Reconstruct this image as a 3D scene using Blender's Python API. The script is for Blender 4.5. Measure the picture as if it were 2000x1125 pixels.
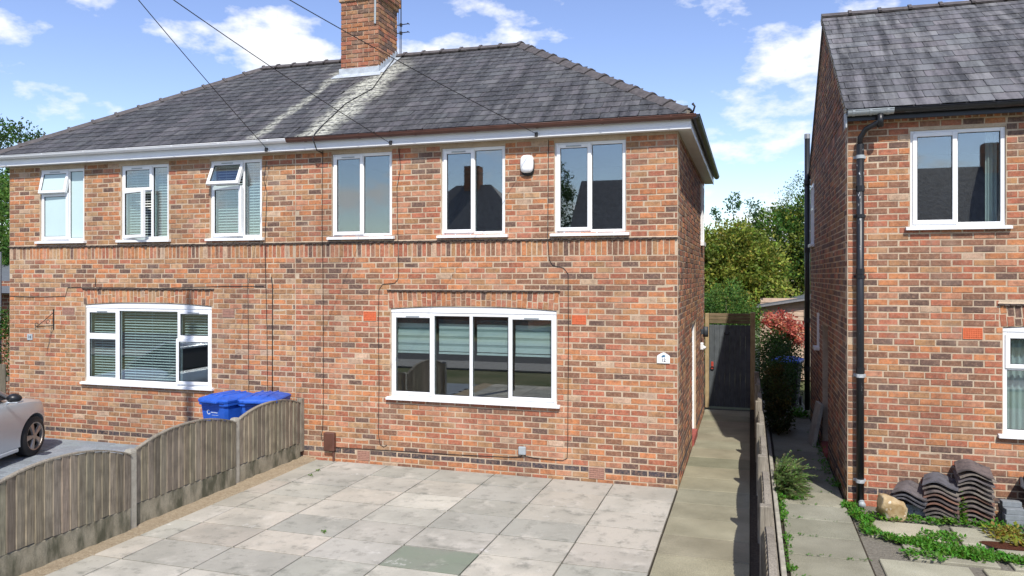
import bpy, bmesh, math, random
from mathutils import Vector, Matrix
random.seed(7)
R = math.radians
scene = bpy.context.scene
for o in list(bpy.data.objects): bpy.data.objects.remove(o)

# ------------------------------------------------------------------ camera
CAM = Vector((0.933, -10.564, 2.876)); YAW = R(17.233)
cd = bpy.data.cameras.new('camera'); cam = bpy.data.objects.new('camera', cd)
scene.collection.objects.link(cam); scene.camera = cam
cam.location = CAM; cam.rotation_euler = (R(90), 0, YAW)
cd.sensor_width = 36; cd.lens = 27.0; cd.shift_y = -0.01235; cd.clip_start = .05; cd.clip_end = 3000

# ------------------------------------------------------------------ sky, sun, exposure
SUN_TO = Vector((.38, -.925, 0)).normalized() * math.cos(R(49.5)) + Vector((0, 0, math.sin(R(49.5))))
w = bpy.data.worlds.new('World'); scene.world = w; w.use_nodes = True
nt = w.node_tree; nt.nodes.clear()
def WN(t, **kw):
    n = nt.nodes.new(t)
    for k, v in kw.items(): setattr(n, k, v)
    return n
out = WN('ShaderNodeOutputWorld'); bg = WN('ShaderNodeBackground'); nt.links.new(bg.outputs[0], out.inputs[0])
sky = WN('ShaderNodeTexSky', sky_type='NISHITA', sun_disc=False, sun_elevation=R(49.5), air_density=1.0, dust_density=0.3, ozone_density=2.0)
sky.sun_rotation = math.atan2(SUN_TO.x, SUN_TO.y)
tc = WN('ShaderNodeTexCoord'); mp = WN('ShaderNodeMapping'); mp.inputs['Scale'].default_value = (7.5, 7.5, 15.0); mp.inputs['Location'].default_value = (1.5, 0.2, 0.3)
nz = WN('ShaderNodeTexNoise'); nz.inputs['Scale'].default_value = 1.0; nz.inputs['Detail'].default_value = 9; nz.inputs['Roughness'].default_value = .56
cr = WN('ShaderNodeValToRGB'); cr.color_ramp.elements[0].position = .53; cr.color_ramp.elements[1].position = .64
nt.links.new(tc.outputs['Generated'], mp.inputs[0]); nt.links.new(mp.outputs[0], nz.inputs['Vector']); nt.links.new(nz.outputs['Fac'], cr.inputs[0])
hs = WN('ShaderNodeHueSaturation'); hs.inputs['Saturation'].default_value = 1.04; hs.inputs['Value'].default_value = 1.1; hs.inputs['Hue'].default_value = .516
nt.links.new(sky.outputs[0], hs.inputs['Color'])
mx = WN('ShaderNodeMix', data_type='RGBA'); nt.links.new(cr.outputs[0], mx.inputs[0]); nt.links.new(hs.outputs[0], mx.inputs[6]); mx.inputs[7].default_value = (6.3, 6.4, 6.7, 1)
nt.links.new(mx.outputs[2], bg.inputs[0]); bg.inputs[1].default_value = .15
sd = bpy.data.lights.new('sun', 'SUN'); sun = bpy.data.objects.new('sun', sd); scene.collection.objects.link(sun)
sd.energy = 4.4; sd.angle = R(.53); sd.color = (1, .95, .87)
sun.rotation_euler = SUN_TO.to_track_quat('Z', 'Y').to_euler(); sun.location = (6, -14, 14)
scene.view_settings.view_transform = 'Standard'; scene.view_settings.look = 'None'
scene.view_settings.exposure = 0.26; scene.view_settings.gamma = 1.0
scene.cycles.max_bounces = 8; scene.cycles.transparent_max_bounces = 12

# ------------------------------------------------------------------ materials
M = {}
class NB:
    def __init__(s, name):
        m = bpy.data.materials.new(name); m.use_nodes = True; s.m = m; s.t = m.node_tree; s.t.nodes.clear()
        s.out = s.t.nodes.new('ShaderNodeOutputMaterial'); s.b = s.t.nodes.new('ShaderNodeBsdfPrincipled')
        s.t.links.new(s.b.outputs[0], s.out.inputs[0]); M[name] = m
        g = s.t.nodes.new('ShaderNodeNewGeometry'); s.pos = g.outputs['Position']
    def link(s, a, b): s.t.links.new(a, b)
    def put(s, sock, v):
        if hasattr(v, 'is_output'): s.link(v, sock)
        elif isinstance(v, (tuple, list)) and len(v) == 3 and len(sock.default_value) == 4: sock.default_value = (*v, 1)
        else: sock.default_value = v
    def noise(s, scale, detail=4, rough=.55, vec=None, stretch=None):
        n = s.t.nodes.new('ShaderNodeTexNoise'); n.inputs['Scale'].default_value = scale; n.inputs['Detail'].default_value = detail; n.inputs['Roughness'].default_value = rough
        v = vec or s.pos
        if stretch:
            m = s.t.nodes.new('ShaderNodeMapping'); m.inputs['Scale'].default_value = stretch; s.link(v, m.inputs[0]); v = m.outputs[0]
        s.link(v, n.inputs['Vector']); return n.outputs['Fac']
    def ramp(s, f, a, b, lo=0., hi=1.):
        n = s.t.nodes.new('ShaderNodeMapRange'); n.inputs[1].default_value = a; n.inputs[2].default_value = b; n.inputs[3].default_value = lo; n.inputs[4].default_value = hi
        s.link(f, n.inputs[0]); return n.outputs[0]
    def mix(s, f, a, b, blend='MIX'):
        n = s.t.nodes.new('ShaderNodeMix'); n.data_type = 'RGBA'; n.blend_type = blend
        s.put(n.inputs[0], f); s.put(n.inputs[6], a); s.put(n.inputs[7], b); return n.outputs[2]
    def math(s, op, a, b=0.):
        n = s.t.nodes.new('ShaderNodeMath'); n.operation = op; s.put(n.inputs[0], a); s.put(n.inputs[1], b); return n.outputs[0]
    def bump(s, f, strength=.5, dist=.004):
        n = s.t.nodes.new('ShaderNodeBump'); n.inputs['Strength'].default_value = strength; n.inputs['Distance'].default_value = dist
        s.link(f, n.inputs['Height']); s.link(n.outputs[0], s.b.inputs['Normal'])
    def objcol(s): n = s.t.nodes.new('ShaderNodeObjectInfo'); return n.outputs['Color']
    def attr(s, name='col'): n = s.t.nodes.new('ShaderNodeAttribute'); n.attribute_name = name; return n.outputs['Color']
    def sep(s): n = s.t.nodes.new('ShaderNodeSeparateXYZ'); s.link(s.pos, n.inputs[0]); return n.outputs
    def done(s, col, rough=.8, metal=0., spec=.5):
        s.put(s.b.inputs['Base Color'], col); s.put(s.b.inputs['Roughness'], rough); s.b.inputs['Metallic'].default_value = metal
        s.b.inputs['Specular IOR Level'].default_value = spec; return s.m
def simple(name, col, rough=.7, metal=0., var=.18, scale=9., bump=0., bscale=60., spec=.5):
    b = NB(name); c = col
    if var:
        f = b.noise(scale, 5); f2 = b.noise(scale * 9, 3)
        c = b.mix(b.ramp(f, .3, .7), tuple(x * (1 - var) for x in col), tuple(min(1, x * (1 + var)) for x in col))
        c = b.mix(b.ramp(f2, .35, .75, 0, var * .8), c, tuple(x * .45 for x in col))
    if bump: b.bump(b.noise(bscale, 5), .6, bump)
    return b.done(c, rough, metal, spec)
def brickmat(name, stuff):
    b = NB(name); c = b.attr() if stuff else b.objcol()
    c = b.mix(b.ramp(b.noise(10, 6, .65), .44, .68, 0, .78), c, b.mix(.75, c, (.10, .06, .047)))
    c = b.mix(b.ramp(b.noise(26, 5, .65), .46, .72, 0, .6), c, b.mix(.6, c, (.62, .38, .25)))
    c = b.mix(b.ramp(b.noise(42, 6, .7), .50, .66, 0, .5), c, b.mix(.7, c, (.12, .075, .06)))
    c = b.mix(b.ramp(b.noise(150, 3), .58, .72, 0, .55), c, (.07, .05, .045))
    c = b.mix(b.ramp(b.noise(1.7, 6, .6), .54, .8, 0, .4), c, (.52, .42, .33))
    c = b.mix(b.ramp(b.noise(.8, 7, .6, stretch=(1.3, 1.3, .6)), .45, .72, 0, .5), c, b.mix(.7, c, (.10, .065, .05)))
    c = b.mix(b.ramp(b.noise(3.3, 6, .7, stretch=(1.6, 1.6, .25)), .56, .74, 0, .4), c, b.mix(.6, c, (.13, .09, .07)))
    c = b.mix(b.ramp(b.noise(75, 3), .66, .74, 0, .5), c, (.6, .52, .42))
    b.bump(b.noise(110, 6, .7), .7, .004)
    return b.done(c, .9, 0, .25)
brickmat('brick', False); brickmat('brick_joined', True)
def mortarmat():
    b = NB('mortar'); c = b.mix(b.ramp(b.noise(6, 6), .3, .7), (.46, .355, .25), (.59, .475, .35))
    c = b.mix(b.ramp(b.noise(70, 4), .5, .75, 0, .5), c, (.26, .2, .15)); c = b.mix(b.ramp(b.noise(.8, 7, .6, stretch=(1.3, 1.3, .6)), .45, .72, 0, .5), c, (.22, .165, .12))
    b.bump(b.noise(160, 4), .8, .004); return b.done(c, .95, 0, .2)
mortarmat()
def slatemat(name, stuff):
    b = NB(name); c = b.attr() if stuff else b.objcol()
    c = b.mix(b.ramp(b.noise(2.6, 5, .6, stretch=(2.6, .28, .28)), .40, .62, 0, .85), c, (.024, .024, .026))       # weather streaks down the slope
    c = b.mix(b.ramp(b.noise(24, 5), .5, .78, 0, .45), c, (.20, .20, .19))
    c = b.mix(b.ramp(b.noise(9, 6, .7), .63, .74, 0, .5), c, (.30, .31, .27))
    s = b.sep()
    def band(x0, wd):                                       # pale lichen runs below the chimney flashing
        d = b.math('ABSOLUTE', b.math('SUBTRACT', b.math('ADD', s[0], b.ramp(b.noise(1.6, 4), .3, .7, -.16, .16)), x0))
        return b.ramp(d, wd, wd * .35)
    up = b.ramp(s[1], 3.0, 2.4)
    m = b.math('MULTIPLY', b.math('MAXIMUM', band(-5.46, .42), b.math('MULTIPLY', band(-6.52, .16), .7)), up)
    spk = b.ramp(b.noise(16, 6, .75), .42, .56)
    c = b.mix(b.math('MULTIPLY', m, b.ramp(spk, 0, 1, .1, .95)), c, (.50, .50, .42))
    b.bump(b.noise(45, 6, .7), .5, .006)
    return b.done(c, .62, 0, .4)
slatemat('slate', False); slatemat('slate_joined', True)
def slabmat(name, stuff=False, a=(1, 1, 1)):
    b = NB(name); c = b.attr() if stuff else b.objcol()
    c = b.mix(b.ramp(b.noise(1.1, 7, .62), .42, .66, 0, .62), c, (.24, .235, .20))
    c = b.mix(b.ramp(b.noise(2.3, 6, .6), .55, .75, 0, .6), c, (.60, .56, .49))
    c = b.mix(b.ramp(b.noise(4.5, 7, .7), .53, .68, 0, .7), c, (.16, .16, .135))
    c = b.mix(b.ramp(b.noise(1.9, 8, .75), .62, .70, 0, .75), c, (.66, .64, .60))
    c = b.mix(b.ramp(b.noise(120, 3), .5, .8, 0, .35), c, (.16, .15, .13))
    c = b.mix(b.ramp(b.noise(38, 4, .8), .69, .73, 0, .7), c, (.7, .68, .63))
    b.bump(b.noise(140, 5, .7), .5, .003); return b.done(c, .88, 0, .3)
slabmat('slab')
def pathmat():
    b = NB('aggregate_path'); c = b.mix(b.ramp(b.noise(1.5, 6), .35, .7), (.26, .245, .18), (.40, .38, .29)); c = b.mix(1., c, b.objcol(), 'MULTIPLY')
    c = b.mix(b.ramp(b.noise(190, 3, .7), .42, .7, 0, .75), c, (.055, .053, .045))
    c = b.mix(b.ramp(b.noise(240, 2), .6, .72, 0, .6), c, (.42, .39, .32))
    c = b.mix(b.ramp(b.noise(5, 6, .7), .66, .72, 0, .5), c, (.45, .44, .40))
    b.bump(b.noise(210, 4), .7, .004); return b.done(c, .92, 0, .2)
pathmat()
def soilmat(name, a, c2, sc=30):
    b = NB(name); c = b.mix(b.ramp(b.noise(sc, 8, .7), .32, .68), a, c2)
    c = b.mix(b.ramp(b.noise(sc * 4, 4, .8), .62, .7, 0, .7), c, tuple(min(1, x * 2.4) for x in c2))
    b.bump(b.noise(sc * 1.5, 8, .75), 1., .03); return b.done(c, .97, 0, .1)
soilmat('sandy_soil', (.30, .235, .155), (.46, .38, .27)); soilmat('grit', (.17, .155, .125), (.29, .27, .225)); soilmat('dark_soil', (.035, .028, .022), (.10, .085, .065)); soilmat('leaf_litter', (.05, .02, .012), (.16, .06, .035), 60)
def groundmat():
    b = NB('ground'); c = b.mix(b.ramp(b.noise(.7, 8), .35, .65), (.075, .09, .035), (.16, .15, .085)); b.bump(b.noise(40, 6), .8, .02); return b.done(c, .95, 0, .2)
groundmat()
def timber(name, a, c2, axis='z', grain=70):
    b = NB(name); st = {'z': (1, 1, .05), 'x': (.05, 1, 1), 'y': (1, .05, 1)}[axis]
    f = b.noise(grain, 6, .65, stretch=st); c = b.mix(b.ramp(f, .3, .7), a, c2); c = b.mix(.85, c, b.objcol(), 'MULTIPLY')
    c = b.mix(b.ramp(b.noise(6, 5), .45, .75, 0, .5), c, tuple(x * .5 for x in a)); c = b.mix(b.ramp(b.noise(11, 3), .72, .78, 0, .8), c, (.03, .025, .02))
    b.bump(f, .6, .004); return b.done(c, .88, 0, .25)
timber('grey_timber', (.14, .122, .095), (.36, .32, .255)); timber('tan_timber', (.34, .24, .12), (.52, .40, .23)); timber('brown_timber', (.13, .095, .055), (.27, .21, .13), 'x'); timber('pole_timber', (.10, .07, .05), (.2, .15, .1))
timber('shed_timber', (.46, .33, .24), (.62, .47, .36), 'x', 40); timber('gate_paint', (.075, .085, .095), (.125, .14, .15), 'z', 90)
def mossy():
    b = NB('mossy_concrete'); s = b.sep(); c = b.mix(b.ramp(b.noise(5, 6), .3, .7), (.25, .225, .165), (.36, .33, .255))
    c = b.mix(b.ramp(b.noise(7, 6, .6, stretch=(1, 1, .35)), .40, .62, 0, .9), c, (.07, .072, .048)); c = b.mix(b.ramp(b.noise(60, 4), .5, .8, 0, .5), c, (.12, .12, .08))
    b.bump(b.noise(90, 5), .7, .006); return b.done(c, .93, 0, .2)
mossy()
simple('concrete', (.36, .34, .285), .92, var=.22, scale=7, bump=.004, bscale=120)
simple('white_plastic', (.80, .81, .82), .32, var=.03, scale=3); simple('white_soffit', (.74, .74, .72), .45, var=.04, scale=3)
simple('brown_plastic', (.115, .05, .036), .45, var=.15); simple('black_paint', (.012, .013, .016), .38, var=.2); simple('grey_plastic', (.36, .40, .42), .5, var=.06)
simple('flaked_paint', (.42, .44, .45), .7, var=.3, scale=30)
def dpmat():
    b = NB('flaking_black'); f = b.noise(14, 6, .7, stretch=(1, 1, .3)); c = b.mix(b.ramp(f, .64, .67), (.012, .014, .018), (.5, .52, .54)); return b.done(c, .4)
dpmat()
simple('lead', (.42, .46, .50), .5, var=.2, scale=8, bump=.004, bscale=30); simple('terracotta', (.62, .15, .06), .8, var=.15, scale=30); simple('clay_dull', (.36, .2, .15), .9, var=.2, scale=30)
simple('cable_black', (.012, .012, .013), .55, var=0); simple('iron', (.015, .014, .014), .6, var=.2); simple('rubber', (.014, .014, .015), .75, var=.1)
simple('alloy', (.40, .37, .34), .35, .75, var=.1); simple('dark_metal', (.03, .03, .032), .5, .3, var=0); simple('galvanised', (.4, .41, .42), .45, .7, var=.1)
simple('interior_wall', (.26, .25, .235), .9, var=.05); simple('interior_dark', (.09, .085, .08), .9, var=.1); simple('curtain', (.62, .62, .60), .9, var=.06)
simple('blind_white', (.72, .73, .71), .6, var=.03); simple('blind_grey', (.40, .44, .43), .7, var=.04); simple('frosted', (.50, .64, .64), .25, var=.03, scale=2, spec=.6)
simple('plaque_white', (.82, .83, .84), .4, var=.03); simple('ink_blue', (.03, .13, .24), .6, var=0); simple('ink_dark', (.03, .03, .035), .6, var=0); simple('white_print', (.75, .8, .88), .6, var=0)
simple('blue_plastic', (.018, .10, .50), .42, var=.22, scale=7, bump=.002, bscale=40); simple('sticker', (.50, .62, .75), .5, var=.3, scale=60); simple('red_paint', (.42, .05, .03), .6, var=.1); simple('red_step', (.30, .07, .055), .85, var=.2)
simple('grey_block', (.20, .22, .235), .9, var=.15, scale=20, bump=.003, bscale=150); simple('felt', (.10, .115, .13), .9, var=.2, scale=20, bump=.003, bscale=120)
simple('ridge_clay', (.085, .075, .075), .75, var=.35, scale=14, bump=.004, bscale=60); simple('bedding', (.40, .35, .27), .95, var=.25, scale=25, bump=.006, bscale=60)
simple('creasing_tile', (.075, .052, .043), .85, var=.35, scale=20)
simple('lamp_grey', (.05, .06, .07), .5, var=.05)
def pavermat():
    b = NB('block_paver'); c = b.objcol(); c = b.mix(b.ramp(b.noise(40, 5), .4, .75, 0, .5), c, (.09, .10, .11)); b.bump(b.noise(150, 4), .6, .003); return b.done(c, .85, 0, .35)
pavermat(); simple('paver_bed', (.10, .105, .11), .95, var=.2, scale=40)
def tilemat():
    b = NB('old_tile'); c = b.objcol(); c = b.mix(b.ramp(b.noise(9, 6, .7), .45, .65, 0, .8), c, (.045, .042, .045)); c = b.mix(b.ramp(b.noise(33, 5, .7), .6, .72, 0, .6), c, (.36, .31, .25)); b.bump(b.noise(90, 5), .7, .004); return b.done(c, .82, 0, .35)
tilemat()
def stonemat():
    b = NB('boulder_stone'); c = b.mix(b.ramp(b.noise(5, 6), .35, .65), (.30, .20, .09), (.52, .42, .26)); c = b.mix(b.ramp(b.noise(16, 4), .60, .66, 0, .85), c, (.66, .6, .5)); b.bump(b.noise(30, 6), .6, .01); return b.done(c, .85, 0, .3)
stonemat()
def glassmat():
    b = NB('glass'); t = b.t; b.t.nodes.remove(b.b)
    tr = t.nodes.new('ShaderNodeBsdfTransparent'); tr.inputs[0].default_value = (.80, .88, .88, 1); gl = t.nodes.new('ShaderNodeBsdfGlossy'); gl.inputs['Roughness'].default_value = .012; gl.inputs['Color'].default_value = (1, 1, 1, 1)
    lw = t.nodes.new('ShaderNodeLayerWeight'); lw.inputs['Blend'].default_value = .5; mxs = t.nodes.new('ShaderNodeMixShader')
    sch = b.math('ADD', b.math('MULTIPLY', b.math('POWER', lw.outputs['Facing'], 5.), .83), .17); t.links.new(sch, mxs.inputs[0]); t.links.new(tr.outputs[0], mxs.inputs[1]); t.links.new(gl.outputs[0], mxs.inputs[2]); t.links.new(mxs.outputs[0], b.out.inputs[0])
glassmat()
def carpaint():
    b = NB('silver_paint'); c = b.mix(b.ramp(b.noise(900, 2), .4, .6), (.50, .545, .59), (.58, .625, .67)); b.b.inputs['Coat Weight'].default_value = .6; b.b.inputs['Coat Roughness'].default_value = .05; return b.done(c, .32, .55)
carpaint()
def leafmat(name, rough=.6, trans=.3):
    b = NB(name); c = b.attr(); b.done(c, rough, 0, .35)
    tl = b.t.nodes.new('ShaderNodeBsdfTranslucent'); b.link(c, tl.inputs[0]); ms = b.t.nodes.new('ShaderNodeMixShader'); ms.inputs[0].default_value = trans
    b.link(b.b.outputs[0], ms.inputs[1]); b.link(tl.outputs[0], ms.inputs[2]); b.link(ms.outputs[0], b.out.inputs[0])
leafmat('leaf', trans=.42); simple('bark', (.10, .08, .06), .9, var=.3, scale=20, bump=.01, bscale=40)
def farbrick():
    b = NB('far_brick'); t = b.t; bt = t.nodes.new('ShaderNodeTexBrick'); bt.inputs['Color1'].default_value = (.36, .13, .07, 1); bt.inputs['Color2'].default_value = (.17, .085, .06, 1); bt.inputs['Mortar'].default_value = (.42, .34, .25, 1)
    bt.inputs['Scale'].default_value = 1; bt.inputs['Brick Width'].default_value = .235; bt.inputs['Row Height'].default_value = .0818; bt.inputs['Mortar Size'].default_value = .008
    mpn = t.nodes.new('ShaderNodeMapping'); mpn.inputs['Rotation'].default_value = (R(90), 0, 0); b.link(b.pos, mpn.inputs[0]); b.link(mpn.outputs[0], bt.inputs['Vector']); return b.done(bt.outputs['Color'], .9, 0, .2)
farbrick()
simple('far_slate', (.15, .145, .15), .65, var=.4, scale=6, bump=.02, bscale=5); simple('asphalt', (.05, .05, .052), .9, var=.2, scale=30, bump=.003, bscale=200); simple('pavement_grey', (.26, .25, .23), .9, var=.15)

# ------------------------------------------------------------------ geometry helpers
COL = scene.collection
class MB:
    def __init__(s): s.v = []; s.f = []; s.c = []
    def add(s, vs, fs, col=None, mtx=None):
        n = len(s.v)
        s.v += [tuple(mtx @ Vector(p)) for p in vs] if mtx else [tuple(p) for p in vs]
        s.f += [tuple(i + n for i in f) for f in fs]; s.c += [col or (1, 1, 1)] * len(fs); return s
    def box(s, x0, x1, y0, y1, z0, z1, col=None, mtx=None):
        v = [(x, y, z) for x in (x0, x1) for y in (y0, y1) for z in (z0, z1)]
        return s.add(v, [(0, 1, 3, 2), (4, 6, 7, 5), (0, 4, 5, 1), (2, 3, 7, 6), (0, 2, 6, 4), (1, 5, 7, 3)], col, mtx)
    def cbox(s, x0, x1, y0, y1, z0, z1, c=.004, col=None, mtx=None):       # box with chamfered edges
        X = (x0, x1); Y = (y0, y1); Z = (z0, z1); v = []; idx = {}
        for i in (0, 1):
            for j in (0, 1):
                for k in (0, 1):
                    sx = (c, -c)[i]; sy = (c, -c)[j]; sz = (c, -c)[k]
                    for a, p in (('x', (X[i], Y[j] + sy, Z[k] + sz)), ('y', (X[i] + sx, Y[j], Z[k] + sz)), ('z', (X[i] + sx, Y[j] + sy, Z[k]))):
                        idx[i, j, k, a] = len(v); v.append(p)
        f = []
        for i in (0, 1):
            q = [idx[i, 0, 0, 'x'], idx[i, 1, 0, 'x'], idx[i, 1, 1, 'x'], idx[i, 0, 1, 'x']]; f.append(q if i else q[::-1])
            q = [idx[0, i, 0, 'y'], idx[0, i, 1, 'y'], idx[1, i, 1, 'y'], idx[1, i, 0, 'y']]; f.append(q if i else q[::-1])
            q = [idx[0, 0, i, 'z'], idx[1, 0, i, 'z'], idx[1, 1, i, 'z'], idx[0, 1, i, 'z']]; f.append(q if i else q[::-1])
        for a in (0, 1):
            for b in (0, 1):
                q = [idx[0, a, b, 'y'], idx[1, a, b, 'y'], idx[1, a, b, 'z'], idx[0, a, b, 'z']]; f.append(q if (a ^ b) else q[::-1])
                q = [idx[a, 0, b, 'x'], idx[a, 1, b, 'x'], idx[a, 1, b, 'z'], idx[a, 0, b, 'z']]; f.append(q[::-1] if (a ^ b) else q)
                q = [idx[a, b, 0, 'x'], idx[a, b, 1, 'x'], idx[a, b, 1, 'y'], idx[a, b, 0, 'y']]; f.append(q if (a ^ b) else q[::-1])
        for i in (0, 1):
            for j in (0, 1):
                for k in (0, 1):
                    q = [idx[i, j, k, a] for a in 'xyz']; f.append(q if (i ^ j ^ k) else q[::-1])
        return s.add(v, f, col, mtx)
    def prism(s, poly, y0, y1, col=None, mtx=None):       # poly of (x,z), extruded along y
        n = len(poly); v = [(p[0], y0, p[1]) for p in poly] + [(p[0], y1, p[1]) for p in poly]
        f = [tuple(range(n)), tuple(range(2 * n - 1, n - 1, -1))] + [(i, i + n, (i + 1) % n + n, (i + 1) % n) for i in range(n)]
        return s.add(v, f, col, mtx)
    def tube(s, pts, r, n=8, col=None, cap=True):
        pts = [Vector(p) for p in pts]; rs = r if isinstance(r, (list, tuple)) else [r] * len(pts); v = []; f = []
        for i, p in enumerate(pts):
            d = (pts[min(i + 1, len(pts) - 1)] - pts[max(i - 1, 0)]).normalized(); a = d.orthogonal().normalized() if i == 0 else (s._a - d * s._a.dot(d)).normalized(); s._a = a; b = d.cross(a)
            v += [p + (a * math.cos(t) + b * math.sin(t)) * rs[i] for t in [2 * math.pi * k / n for k in range(n)]]
        for i in range(len(pts) - 1):
            f += [(i * n + k, i * n + (k + 1) % n, (i + 1) * n + (k + 1) % n, (i + 1) * n + k) for k in range(n)]
        if cap: f += [tuple(range(n - 1, -1, -1)), tuple(range((len(pts) - 1) * n, len(pts) * n))]
        return s.add(v, f, col)
    def mesh(s, name, mat, smooth=False):
        m = bpy.data.meshes.new(name); m.from_pydata(s.v, [], s.f); m.materials.append(M[mat])
        if any(c != (1, 1, 1) for c in s.c):
            a = m.color_attributes.new('col', 'FLOAT_COLOR', 'CORNER'); d = []
            for f, c in zip(s.f, s.c): d += [c[0], c[1], c[2], 1.] * len(f)
            a.data.foreach_set('color', d)
        if smooth: m.polygons.foreach_set('use_smooth', [True] * len(m.polygons))
        m.update(); return m
    def build(s, name, mat, parent=None, smooth=False, fix=False):
        m = s.mesh(name, mat, smooth)
        if fix:
            b = bmesh.new(); b.from_mesh(m); bmesh.ops.recalc_face_normals(b, faces=b.faces); b.to_mesh(m); b.free()
        return link(name, m, parent)
def link(name, data, parent=None, loc=None):
    o = bpy.data.objects.new(name, data); COL.objects.link(o); o.color = (1, 1, 1, 1)
    if parent: o.parent = parent
    if loc: o.location = loc
    return o
def empty(name, label, cat, loc=(0, 0, 0), group=None):
    o = bpy.data.objects.new(name, None); COL.objects.link(o); o.location = loc; o.empty_display_size = .2; return tag(o, label, cat, group)
def tag(o, label=None, cat=None, group=None, kind=None):
    for k, v in (('label', label), ('category', cat), ('group', group), ('kind', kind)):
        if v: o[k] = v
    return o
def under(o, parent):           # parent an object built in world coordinates under an Empty that stands elsewhere
    o.parent = parent; o.matrix_parent_inverse = Matrix.Translation(-Vector(parent.location)) if parent.type == 'EMPTY' else Matrix(); return o
def tint(o, c): o.color = (*c, 1); return o
def jit(c, v=.12):
    k = 1 + random.uniform(-v, v); return tuple(max(.008, x * k * (1 + random.uniform(-v, v) * .13)) for x in c)
def cable(name, pts, r, label, mat='cable_black', group=None, parent=None, cat='cable'):
    mb = MB(); mb.tube(pts, r, 6); o = mb.build(name, mat, parent, True)
    return tag(o, label, cat, group) if not parent else o

# ------------------------------------------------------------------ brickwork
CO = .0818; Z0 = .125                                   # course height, bottom of the blue brick course
PAL = dict(orange=(.52, .205, .085), pink=(.50, .225, .13), red=(.41, .135, .075), buff=(.50, .305, .16), tan=(.41, .215, .10), brown=(.25, .12, .072), dark=(.13, .08, .064), pale=(.54, .38, .26))
PALS = {'A': [('orange', 24), ('pink', 24), ('red', 22), ('buff', 2), ('tan', 12), ('brown', 20), ('dark', 6), ('pale', 2)],
        'B': [('orange', 34), ('pink', 12), ('red', 10), ('buff', 12), ('tan', 26), ('brown', 14), ('dark', 6), ('pale', 3)],
        'C': [('orange', 16), ('pink', 6), ('red', 30), ('buff', 1), ('tan', 8), ('brown', 30), ('dark', 12), ('pale', 1)],
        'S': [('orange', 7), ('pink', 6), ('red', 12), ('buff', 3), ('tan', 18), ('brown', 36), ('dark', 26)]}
def bcol(pal, z):
    pl = PALS[pal]; k = random.choices([p[0] for p in pl], [p[1] for p in pl])[0]
    if pal in 'AB' and 2.6 < z < 3.1 and random.random() < .22: k = random.choice(['dark', 'brown'])
    return jit(PAL[k], .16)
_tpl = {}
def brick_tpl(L, H, var=0, c=.0045, depth=.03):
    key = (round(L, 3), round(H, 3), var)
    if key in _tpl: return _tpl[key]
    rnd = random.Random(hash(key)); a = L / 2; h = H / 2; j = lambda: rnd.uniform(-.0022, .0022)
    fr = [(-a + c + j(), j() * .6, -h + c + j()), (a - c + j(), j() * .6, -h + c + j()), (a - c + j(), j() * .6, h - c + j()), (-a + c + j(), j() * .6, h - c + j())]
    md = [(-a, c, -h), (a, c, -h), (a, c, h), (-a, c, h)]; bk = [(-a, depth, -h), (a, depth, -h), (a, depth, h), (-a, depth, h)]
    f = [(0, 1, 2, 3)] + [(4 + i, 4 + (i + 1) % 4, (i + 1) % 4, i) for i in range(4)] + [(8 + i, 8 + (i + 1) % 4, 4 + (i + 1) % 4, 4 + i) for i in range(4)]
    _tpl[key] = (fr + md + bk, f); return _tpl[key]
_bm = {}
def brick_mesh(L, H, var):
    key = (round(L, 3), round(H, 3), var)
    if key not in _bm:
        v, f = brick_tpl(L, H, var); _bm[key] = MB().add(v, f).mesh('brick', 'brick')
    return _bm[key]
def wall_frame(U, N, origin):
    U = Vector(U); N = Vector(N); return Matrix(((U.x, -N.x, 0, origin[0]), (U.y, -N.y, 0, origin[1]), (0, 0, 1, origin[2]), (0, 0, 0, 1)))
def cut(a, b, holes):                                   # interval minus holes
    segs = [(a, b)]
    for h0, h1 in holes:
        nx = []
        for s0, s1 in segs:
            if h1 <= s0 or h0 >= s1: nx.append((s0, s1))
            else:
                if h0 - s0 > .03: nx.append((s0, h0))
                if s1 - h1 > .03: nx.append((h1, s1))
        segs = nx
    return segs
def courses(u0, u1, zs, holes, quoin=(True, True)):
    """stretcher bond rectangles; holes = (ua,ub,za,zb)"""
    res = []; P = .235
    for i, (za, zb, kind) in enumerate(zs):
        hs = sorted((h[0], h[1]) for h in holes if h[2] < zb - .02 and h[3] > za + .02)
        if kind == 'soldier':
            u = u0
            while u < u1 - .03:
                e = min(u + .0775, u1)
                for s0, s1 in cut(u, e, hs): res.append((s0, s1, za, zb, kind))
                u += .0775
            continue
        u = u0 - (0 if i % 2 else P / 2) + (random.choice((0, 0, 0, .06)) if i % 5 == 0 else 0)
        while u < u1 - .005:
            a = max(u, u0); b = min(u + P, u1)
            if b - a > .04:
                for s0, s1 in cut(a, b, hs): res.append((s0, s1, za, zb, kind))
            u += P
    return res
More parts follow.
